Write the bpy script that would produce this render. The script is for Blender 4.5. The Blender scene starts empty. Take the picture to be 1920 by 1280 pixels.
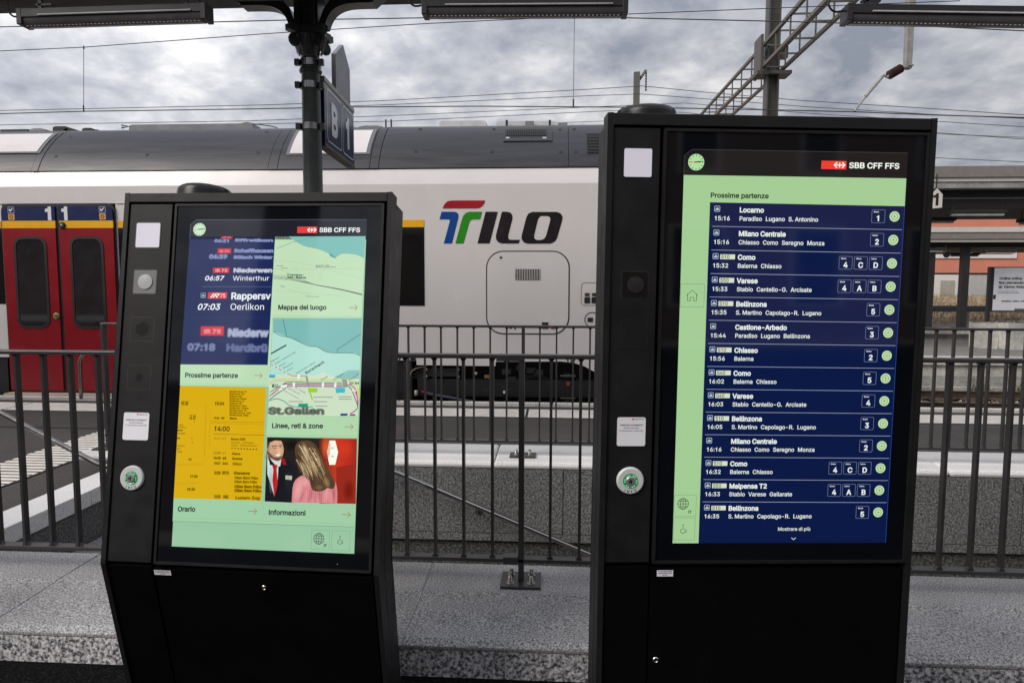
import bpy, math, random
from math import sin, cos, tan, radians, pi, sqrt, atan2
from mathutils import Vector, Matrix, Euler, geometry
random.seed(7)
sc = bpy.context.scene
COL = sc.collection

# ------------------------------------------------------------------ camera
H = 1.51
YAW, PITCH, ROLL = radians(3.5), radians(4.69), radians(0.15)
cam_d = bpy.data.cameras.new('camera'); cam_d.lens = 24.0; cam_d.sensor_width = 36.0
cam_d.clip_end = 1500; cam_d.clip_start = 0.05
cam = bpy.data.objects.new('camera', cam_d); COL.objects.link(cam)
fwd = Vector((-sin(YAW)*cos(PITCH), cos(YAW)*cos(PITCH), -sin(PITCH)))
rgt = Vector((cos(YAW), sin(YAW), 0)); up = rgt.cross(fwd)
CR = rgt*cos(ROLL)+up*sin(ROLL); CU = -rgt*sin(ROLL)+up*cos(ROLL)
mw = Matrix((CR, CU, -fwd)).transposed().to_4x4(); mw.translation = Vector((0, 0, H))
cam.matrix_world = mw
sc.camera = cam
CAMP = Vector((0, 0, H))
def ray(x, y): return CR*(x-960)/1280 - CU*(y-640)/1280 + fwd
def atY(x, y, Y):
    d = ray(x, y); return CAMP + d*(Y/d.y)
def atZ(x, y, Z):
    d = ray(x, y); return CAMP + d*((Z-H)/d.z)

# ------------------------------------------------------------------ world: overcast sky
wd = bpy.data.worlds.new('World'); sc.world = wd; wd.use_nodes = True
nt = wd.node_tree; nt.nodes.clear(); N = nt.nodes.new; LK = nt.links.new
def wmath(op, a, b=None, c=None, clamp=False):
    n = N('ShaderNodeMath'); n.operation = op; n.use_clamp = clamp
    for i, v in enumerate((a, b, c)):
        if v is None: continue
        if isinstance(v, (int, float)): n.inputs[i].default_value = v
        else: LK(v, n.inputs[i])
    return n.outputs[0]
SUN_EL, SUN_AZ = radians(38), radians(232)      # azimuth measured from +Y clockwise
sun_vec = Vector((sin(SUN_AZ)*cos(SUN_EL), cos(SUN_AZ)*cos(SUN_EL), sin(SUN_EL)))
sky = N('ShaderNodeTexSky'); sky.sky_type = 'NISHITA'; sky.sun_disc = False
sky.sun_elevation = SUN_EL; sky.sun_rotation = SUN_AZ
tc = N('ShaderNodeTexCoord'); sx = N('ShaderNodeSeparateXYZ'); LK(tc.outputs['Generated'], sx.inputs[0])
zc = wmath('MAXIMUM', sx.outputs[2], 0.0)
den = wmath('ADD', zc, 0.30)
cmb = N('ShaderNodeCombineXYZ')
LK(wmath('DIVIDE', sx.outputs[0], den), cmb.inputs[0]); LK(wmath('DIVIDE', sx.outputs[1], den), cmb.inputs[1])
def wnoise(scale, det, rough, dist, off):
    mp = N('ShaderNodeMapping'); mp.inputs['Location'].default_value = off; LK(cmb.outputs[0], mp.inputs[0])
    n = N('ShaderNodeTexNoise'); n.inputs['Scale'].default_value = scale; n.inputs['Detail'].default_value = det
    n.inputs['Roughness'].default_value = rough; n.inputs['Distortion'].default_value = dist
    LK(mp.outputs[0], n.inputs['Vector']); return n.outputs[0]
n1 = wnoise(2.6, 9, 0.56, 0.10, (5.3, 1.1, 0)); n2 = wnoise(8.0, 8, 0.60, 0.2, (7.3, 2.2, 4))
nn = wmath('ADD', wmath('MULTIPLY', n1, 0.60), wmath('MULTIPLY', n2, 0.40))
rp = N('ShaderNodeValToRGB'); LK(nn, rp.inputs[0])
e = rp.color_ramp.elements
e[0].position = 0.38; e[0].color = (0.25, 0.275, 0.33, 1)
e[1].position = 0.64; e[1].color = (0.78, 0.77, 0.77, 1)
q = e.new(0.465); q.color = (0.385, 0.40, 0.45, 1)
q = e.new(0.53); q.color = (0.50, 0.51, 0.545, 1)
# overcast luminance rises to the zenith; a bright patch of thin cloud low on the left
cie = wmath('ADD', wmath('MULTIPLY', wmath('POWER', zc, 1.6), 1.7), 0.90)
gd = Vector((-0.66, 0.74, 0.14)).normalized()
dp = N('ShaderNodeVectorMath'); dp.operation = 'DOT_PRODUCT'; LK(tc.outputs['Generated'], dp.inputs[0]); dp.inputs[1].default_value = gd
gl = wmath('POWER', wmath('MAXIMUM', dp.outputs['Value'], 0.0), 5.0)
gl2 = wmath('MULTIPLY', gl, 0.50)
mul = N('ShaderNodeMixRGB'); mul.blend_type = 'MULTIPLY'; mul.inputs[0].default_value = 1; LK(rp.outputs[0], mul.inputs[1])
cc = N('ShaderNodeCombineXYZ')
fac = wmath('ADD', cie, gl2)
for i in range(3): LK(fac, cc.inputs[i])
LK(cc.outputs[0], mul.inputs[2])
hz = N('ShaderNodeMixRGB'); hz.inputs[2].default_value = (0.82, 0.81, 0.80, 1)
LK(wmath('MULTIPLY', wmath('POWER', wmath('SUBTRACT', 1.0, zc), 9.0), wmath('ADD', wmath('MULTIPLY', gl, 0.75), 0.12), clamp=True), hz.inputs[0])
LK(mul.outputs[0], hz.inputs[1])
bg1 = N('ShaderNodeBackground'); LK(sky.outputs[0], bg1.inputs[0]); bg1.inputs[1].default_value = 0.06
bg2 = N('ShaderNodeBackground'); LK(hz.outputs[0], bg2.inputs[0]); bg2.inputs[1].default_value = 1.0
mx = N('ShaderNodeMixShader'); mx.inputs[0].default_value = 0.93
LK(bg1.outputs[0], mx.inputs[1]); LK(bg2.outputs[0], mx.inputs[2])
wo = N('ShaderNodeOutputWorld'); LK(mx.outputs[0], wo.inputs[0])
sd = bpy.data.lights.new('sun', 'SUN'); sd.energy = 2.8; sd.angle = radians(30); sd.color = (1.0, 0.93, 0.85)
so = bpy.data.objects.new('sun', sd); COL.objects.link(so)
so.rotation_euler = (-sun_vec).to_track_quat('-Z', 'Y').to_euler(); so.location = (-10, -10, 30)
vs = sc.view_settings; vs.view_transform = 'Standard'; vs.look = 'None'; vs.exposure = 0; vs.gamma = 1; vs.use_curve_mapping = False
sc.cycles.max_bounces = 6; sc.cycles.glossy_bounces = 3; sc.cycles.diffuse_bounces = 3; sc.cycles.transparent_max_bounces = 24
sc.cycles.sample_clamp_indirect = 4

# ------------------------------------------------------------------ materials
def lin(c): 
    c = c/255; return c/12.92 if c <= .04045 else ((c+.055)/1.055)**2.4
def rgb(r, g, b): return (lin(r), lin(g), lin(b), 1)
_M = {}
def mat(name, col=(.5, .5, .5), rough=.5, metal=0, var=.12, vs=6, bump=0, bs=60, spec=.5, coat=0, stretch=(1, 1, 1), vdet=5, rvar=0.08):
    if name in _M: return _M[name]
    m = bpy.data.materials.new(name); m.use_nodes = True; t = m.node_tree; b = t.nodes['Principled BSDF']
    b.inputs['Roughness'].default_value = rough; b.inputs['Metallic'].default_value = metal
    b.inputs['Specular IOR Level'].default_value = spec; b.inputs['Coat Weight'].default_value = coat
    b.inputs['Coat Roughness'].default_value = .08
    tc = t.nodes.new('ShaderNodeTexCoord'); mp = t.nodes.new('ShaderNodeMapping'); mp.inputs['Scale'].default_value = stretch
    g = t.nodes.new('ShaderNodeNewGeometry'); t.links.new(g.outputs['Position'], mp.inputs[0])
    n = t.nodes.new('ShaderNodeTexNoise'); n.inputs['Scale'].default_value = vs; n.inputs['Detail'].default_value = vdet
    n.inputs['Roughness'].default_value = .6
    t.links.new(mp.outputs[0], n.inputs['Vector'])
    r = t.nodes.new('ShaderNodeMapRange'); r.inputs['From Min'].default_value = .3; r.inputs['From Max'].default_value = .7
    r.inputs['To Min'].default_value = 1-var; r.inputs['To Max'].default_value = 1+var
    t.links.new(n.outputs[0], r.inputs[0])
    vm = t.nodes.new('ShaderNodeVectorMath'); vm.operation = 'SCALE'; vm.inputs[0].default_value = col[:3]
    t.links.new(r.outputs[0], vm.inputs['Scale']); t.links.new(vm.outputs[0], b.inputs['Base Color'])
    r2 = t.nodes.new('ShaderNodeMapRange'); r2.inputs['From Min'].default_value = .3; r2.inputs['From Max'].default_value = .7
    r2.inputs['To Min'].default_value = max(0, rough-rvar); r2.inputs['To Max'].default_value = min(1, rough+rvar)
    t.links.new(n.outputs[0], r2.inputs[0]); t.links.new(r2.outputs[0], b.inputs['Roughness'])
    if bump:
        n2 = t.nodes.new('ShaderNodeTexNoise'); n2.inputs['Scale'].default_value = bs; n2.inputs['Detail'].default_value = 3
        t.links.new(mp.outputs[0], n2.inputs['Vector'])
        bp = t.nodes.new('ShaderNodeBump'); bp.inputs['Strength'].default_value = bump; bp.inputs['Distance'].default_value = .01
        t.links.new(n2.outputs[0], bp.inputs['Height']); t.links.new(bp.outputs[0], b.inputs['Normal'])
    _M[name] = m; return m
def granite(name, dark, mid, light, scale, rough=.75, bump=.25, p=(.38, .5, .64), stain=.2, spec=.5):
    if name in _M: return _M[name]
    m = bpy.data.materials.new(name); m.use_nodes = True; t = m.node_tree; b = t.nodes['Principled BSDF']
    b.inputs['Specular IOR Level'].default_value = spec
    g = t.nodes.new('ShaderNodeNewGeometry')
    n = t.nodes.new('ShaderNodeTexNoise'); n.inputs['Scale'].default_value = scale; n.inputs['Detail'].default_value = 4; n.inputs['Roughness'].default_value = .7
    t.links.new(g.outputs['Position'], n.inputs['Vector'])
    r = t.nodes.new('ShaderNodeValToRGB'); t.links.new(n.outputs[0], r.inputs[0])
    el = r.color_ramp.elements; el[0].position = p[0]; el[0].color = (*dark, 1); el[1].position = p[2]; el[1].color = (*light, 1)
    k = el.new(p[1]); k.color = (*mid, 1)
    s = t.nodes.new('ShaderNodeTexNoise'); s.inputs['Scale'].default_value = 1.6; s.inputs['Detail'].default_value = 6
    t.links.new(g.outputs['Position'], s.inputs['Vector'])
    rr = t.nodes.new('ShaderNodeMapRange'); rr.inputs['From Min'].default_value = .3; rr.inputs['From Max'].default_value = .7
    rr.inputs['To Min'].default_value = 1-stain; rr.inputs['To Max'].default_value = 1+stain*.6; t.links.new(s.outputs[0], rr.inputs[0])
    vm = t.nodes.new('ShaderNodeVectorMath'); vm.operation = 'SCALE'; t.links.new(r.outputs[0], vm.inputs[0]); t.links.new(rr.outputs[0], vm.inputs['Scale'])
    t.links.new(vm.outputs[0], b.inputs['Base Color']); b.inputs['Roughness'].default_value = rough
    bp = t.nodes.new('ShaderNodeBump'); bp.inputs['Strength'].default_value = bump; bp.inputs['Distance'].default_value = .004
    t.links.new(n.outputs[0], bp.inputs['Height']); t.links.new(bp.outputs[0], b.inputs['Normal'])
    _M[name] = m; return m
def em(r, g, b, s=1.0, gloss=1.0):
    """a lit pixel colour of a display: emits, under a smooth reflecting cover"""
    key = 'display_%d_%d_%d_%g' % (r, g, b, s)
    if key in _M: return _M[key]
    m = bpy.data.materials.new(key); m.use_nodes = True; p = m.node_tree.nodes['Principled BSDF']
    p.inputs['Base Color'].default_value = (.004, .004, .005, 1); p.inputs['Roughness'].default_value = .06
    p.inputs['Specular IOR Level'].default_value = gloss
    p.inputs['Emission Color'].default_value = rgb(r, g, b); p.inputs['Emission Strength'].default_value = s
    _M[key] = m; return m
def ema(r, g, b, al):
    """display colour laid thinly over what is under it (soft print edges)"""
    key = 'display_soft_%d_%d_%d_%g' % (r, g, b, al)
    if key in _M: return _M[key]
    m = bpy.data.materials.new(key); m.use_nodes = True; t = m.node_tree; p = t.nodes['Principled BSDF']; t.nodes.remove(p)
    e_ = t.nodes.new('ShaderNodeEmission'); e_.inputs[0].default_value = rgb(r, g, b); tr = t.nodes.new('ShaderNodeBsdfTransparent')
    x = t.nodes.new('ShaderNodeMixShader'); x.inputs[0].default_value = al
    t.links.new(tr.outputs[0], x.inputs[1]); t.links.new(e_.outputs[0], x.inputs[2]); t.links.new(x.outputs[0], t.nodes['Material Output'].inputs[0])
    _M[key] = m; return m
def prt(name, r, g, b, rough=.5):
    return mat(name, rgb(r, g, b)[:3], rough, var=.04)

ANTH = mat('anthracite_powder_coat', (.0118, .0115, .0122), .44, var=.14, vs=14, bump=.12, bs=900, spec=.22)
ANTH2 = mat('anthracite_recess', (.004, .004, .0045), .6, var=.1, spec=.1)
GLASSK = mat('black_display_glass', (.003, .004, .006), .045, var=.2, spec=.5, rvar=.02)
FENCE = mat('grey_fence_paint', (.032, .030, .031), .38, var=.18, vs=12, bump=.03, bs=300, spec=.35, coat=.12)
STEEL = mat('stainless_steel', (.30, .295, .29), .20, metal=1, var=.1, vs=20)
GALV = mat('galvanised_steel', (.33, .32, .30), .5, metal=.5, var=.2, vs=9)
TWHITE = mat('train_white_paint', (.66, .635, .63), .22, var=.018, vs=1.3, spec=.5, stretch=(2, 2, .8), bump=.008, bs=3)
TROOF = mat('train_roof_cowl_grey', (.020, .021, .028), .42, var=.5, vs=2.2, spec=.42, stretch=(.45, 3.5, 5.5), bump=.28, bs=2.4)
TBLACK = mat('train_black_band', (.006, .006, .007), .07, var=.2, spec=.5, rvar=.02)
TRED = mat('train_door_red', (.235, .005, .012), .25, var=.06, vs=2)
TBLUE = mat('train_door_blue', (.006, .014, .075), .25, var=.06)
TYEL = mat('train_yellow_stripe', (.80, .42, .010), .3, var=.05)
RUBBER = mat('black_rubber', (.010, .010, .010), .5)
UNDER = mat('underframe_black', (.0035, .0035, .004), .55, var=.4, vs=9)
DARKMET = mat('dark_green_grey_cast_iron', (.055, .067, .062), .36, var=.25, vs=15, bump=.1, bs=120)
CANOPY = mat('canopy_dark_steel', (.018, .016, .022), .6, var=.2)
WIREM = mat('overhead_wire', (.03, .028, .028), .5)
BRONZE = mat('weathered_cable', (.05, .045, .045), .5)
ASPH = granite('brown_grey_asphalt', (.027, .023, .022), (.047, .041, .039), (.098, .088, .082), 95, .85, .3, stain=.25)
ASPHD = granite('shade_darkened_asphalt', (.002, .002, .002), (.004, .004, .004), (.014, .014, .0135), 95, .9, .3, stain=.25, spec=.06)  # asphalt with shade put into its colour, nearly black
WSTRIP = mat('white_tactile_paint', (.76, .72, .67), .6, var=.12, vs=9)
GRS = granite('sawn_granite', (.060, .060, .062), (.222, .219, .224), (.44, .435, .44), 135, .7, .25, (.38, .48, .60), stain=.34)
GRL = granite('pale_sawn_granite', (.44, .44, .45), (.64, .63, .63), (.76, .75, .75), 120, .65, .08, (.34, .46, .6), stain=.10)
GRR = granite('bush_hammered_granite', (.045, .045, .052), (.32, .316, .33), (.72, .71, .73), 70, .85, .8, (.40, .49, .62))
GRW = granite('wall_granite', (.030, .030, .032), (.105, .104, .105), (.235, .23, .228), 75, .85, .5, (.38, .5, .64))
GRD = granite('damp_dark_granite', (.012, .013, .012), (.04, .043, .040), (.13, .13, .12), 55, .9, .7)
CONC = granite('concrete', (.27, .26, .24), (.34, .33, .31), (.42, .41, .38), 18, .85, .2, stain=.3)
CONCL = granite('pale_concrete', (.42, .41, .37), (.50, .49, .45), (.58, .56, .52), 10, .85, .1, stain=.3)
BALL = granite('ballast_ground', (.06, .05, .045), (.17, .15, .135), (.36, .33, .30), 24, .95, 1.0)
STONE = granite('ballast_stone', (.20, .18, .16), (.36, .33, .30), (.55, .52, .48), 14, .9, .4)
RAILM = mat('rusty_rail', (.10, .065, .045), .6, metal=.4, var=.4, vs=12)
RAILT = mat('polished_rail_head', (.42, .40, .38), .3, metal=1, var=.1)
WOODS = mat('sleeper', (.06, .045, .035), .85, var=.4, vs=8)

LOWB = mat('shaded_lower_panel', (.0022, .0021, .0023), .6, var=.2, vs=9, spec=.05)  # anthracite darkened to carry the shade low on the kiosks
LAMPW = mat('milky_lamp_window', (.42, .40, .46), .2, var=.03)
_b = LAMPW.node_tree.nodes['Principled BSDF']; _b.inputs['Emission Color'].default_value = (.84, .80, .92, 1); _b.inputs['Emission Strength'].default_value = .36
HOLE = mat('punched_hole', (.002, .002, .002), .9)
STICK = prt('white_sticker', 226, 226, 232, .4)
INK = mat('black_ink', (.008, .008, .008), .6)
BTNW = prt('button_housing', 196, 200, 198, .32)
LEDG = em(22, 110, 62, 1); LEDD = em(120, 245, 170, 1.1); STEELB = mat('button_steel', (.42, .43, .42), .32, metal=.7)
CHROME = mat('chrome', (.6, .58, .55), .18, metal=1)
AERIAL = mat('aerial_black_plastic', (.007, .007, .0075), .30, var=.1, spec=.3)
CAMG = mat('camera_window_grey', (.17, .17, .17), .35); CAMD = mat('camera_window_dark', (.006, .006, .007), .1)
LENSG = mat('lens_pale', (.42, .42, .42), .3); LENSD = mat('lens_dark', (.022, .022, .024), .12)


# ------------------------------------------------------------------ mesh builder
class MB:
    def __init__(s, T=None): s.v = []; s.f = []; s.mi = []; s.mats = []; s.T = T
    def mid(s, m):
        if m not in s.mats: s.mats.append(m)
        return s.mats.index(m)
    def add(s, vs, fs, m):
        o = len(s.v); T = s.T
        for p in vs:
            p = Vector(p); s.v.append(T @ p if T else p)
        k = s.mid(m)
        for f in fs: s.f.append([i+o for i in f]); s.mi.append(k)
        return s
    def box(s, x0, x1, y0, y1, z0, z1, m):
        return s.add([(x0,y0,z0),(x1,y0,z0),(x1,y1,z0),(x0,y1,z0),(x0,y0,z1),(x1,y0,z1),(x1,y1,z1),(x0,y1,z1)],
                     [(0,3,2,1),(4,5,6,7),(0,1,5,4),(1,2,6,5),(2,3,7,6),(3,0,4,7)], m)
    def beam(s, p0, p1, w, h, m, upv=(0, 0, 1)):
        p0 = Vector(p0); p1 = Vector(p1); d = (p1-p0).normalized(); u = Vector(upv)
        a = d.cross(u)
        if a.length < 1e-4: u = Vector((0, 1, 0)); a = d.cross(u)
        a.normalize(); b = a.cross(d).normalized(); a = a*w/2; b = b*h/2
        return s.add([p0-a-b, p0+a-b, p0+a+b, p0-a+b, p1-a-b, p1+a-b, p1+a+b, p1-a+b],
                     [(0,1,2,3),(7,6,5,4),(0,4,5,1),(1,5,6,2),(2,6,7,3),(3,7,4,0)], m)
    def tube(s, pts, r, m, n=8, cap=True):
        pts = [Vector(p) for p in pts]; rs = r if isinstance(r, (list, tuple)) else [r]*len(pts)
        vs = []; fs = []; ref = None
        for i, p in enumerate(pts):
            d = (pts[min(i+1, len(pts)-1)]-pts[max(i-1, 0)]).normalized()
            if ref is None: ref = Vector((0, 0, 1)) if abs(d.z) < .9 else Vector((0, 1, 0))
            a = d.cross(ref).normalized(); b = a.cross(d).normalized(); ref = b
            for k in range(n):
                t = 2*pi*k/n; vs.append(p+(a*cos(t)+b*sin(t))*rs[i])
        for i in range(len(pts)-1):
            for k in range(n):
                k2 = (k+1) % n; fs.append((i*n+k, i*n+k2, (i+1)*n+k2, (i+1)*n+k))
        if cap: fs.append(tuple(range(n))[::-1]); fs.append(tuple((len(pts)-1)*n+k for k in range(n)))
        return s.add(vs, fs, m)
    def lathe(s, prof, m, c=(0, 0, 0), n=24, M=None):
        vs = []; fs = []; c = Vector(c)
        for r, z in prof:
            for k in range(n):
                t = 2*pi*k/n; p = Vector((r*cos(t), r*sin(t), z))
                if M: p = M @ p
                vs.append(c+p)
        for i in range(len(prof)-1):
            for k in range(n):
                k2 = (k+1) % n; fs.append((i*n+k, i*n+k2, (i+1)*n+k2, (i+1)*n+k))
        fs.append(tuple(range(n))[::-1]); fs.append(tuple((len(prof)-1)*n+k for k in range(n)))
        return s.add(vs, fs, m)
    def prism(s, poly, axis, a, b, m):
        """extrude a 2-D polygon: axis 'x' -> poly is (y,z), 'y' -> (x,z), 'z' -> (x,y)"""
        P = {'x': lambda p, t: (t, p[0], p[1]), 'y': lambda p, t: (p[0], t, p[1]), 'z': lambda p, t: (p[0], p[1], t)}[axis]
        n = len(poly); vs = [P(p, a) for p in poly]+[P(p, b) for p in poly]
        tr = geometry.tessellate_polygon([[Vector((p[0], p[1], 0)) for p in poly]])
        fs = [tuple(t) for t in tr]+[tuple(i+n for i in reversed(t)) for t in tr]
        fs += [(i, (i+1) % n, (i+1) % n+n, i+n) for i in range(n)]
        return s.add(vs, fs, m)
    def flat(s, loops, P, m):
        """tessellated flat polygon (first loop outline, others holes); P maps a 2-D point to 3-D"""
        allp = [p for l in loops for p in l]
        tr = geometry.tessellate_polygon([[Vector((p[0], p[1], 0)) for p in l] for l in loops])
        return s.add([P(*p) for p in allp], [tuple(t) for t in tr], m)
    def strip(s, pts, w, P, m):
        """flat polyline of width w (w may be a pair: start, end)"""
        pts = [Vector((p[0], p[1])) for p in pts]; n = len(pts); L = []; R_ = []
        for i, p in enumerate(pts):
            d = (pts[min(i+1, n-1)]-pts[max(i-1, 0)]).normalized(); q = Vector((-d.y, d.x))
            ww = w if not isinstance(w, tuple) else w[0]+(w[1]-w[0])*i/(n-1)
            L.append(p+q*ww/2); R_.append(p-q*ww/2)
        vs = [P(*p) for p in L]+[P(*p) for p in R_]
        return s.add(vs, [(i, i+1, n+i+1, n+i) for i in range(n-1)], m)
    def obj(s, name, parent=None, label=None, cat=None, group=None, kind=None, smooth=None, bevel=0, bseg=2, loc=None):
        me = bpy.data.meshes.new(name); me.from_pydata([tuple(p) for p in s.v], [], s.f)
        for m in s.mats: me.materials.append(m)
        me.polygons.foreach_set('material_index', s.mi)
        me.update()
        if smooth:
            me.polygons.foreach_set('use_smooth', [True]*len(me.polygons)); me.set_sharp_from_angle(angle=radians(smooth))
        o = bpy.data.objects.new(name, me); COL.objects.link(o)
        if parent: o.parent = parent
        if loc: o.location = loc
        if bevel:
            b = o.modifiers.new('bevel', 'BEVEL'); b.width = bevel; b.segments = bseg; b.limit_method = 'ANGLE'; b.angle_limit = radians(40)
        tag(o, label, cat, group, kind); return o
def tag(o, label=None, cat=None, group=None, kind=None):
    if label: o['label'] = label
    if cat: o['category'] = cat
    if group: o['group'] = group
    if kind: o['kind'] = kind
    return o
def thing(name, label, cat, loc=(0, 0, 0), rz=0, group=None):
    o = bpy.data.objects.new(name, None); COL.objects.link(o); o.location = loc; o.rotation_euler = (0, 0, rz)
    o.empty_display_size = .1
    return tag(o, label, cat, group)
def dup(root, loc, label=None, rz=None, group=None):
    r = root.copy(); COL.objects.link(r); r.location = loc
    if rz is not None: r.rotation_euler = (0, 0, rz)
    if label: r['label'] = label
    if group: r['group'] = group
    for ch in list(root.children):
        c = ch.copy(); COL.objects.link(c); c.parent = r
        for g in ch.children:
            d = g.copy(); COL.objects.link(d); d.parent = c
    return r
def inst(src, parent, loc, name=None):
    o = src.copy(); COL.objects.link(o); o.parent = parent; o.location = loc; return o

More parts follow.
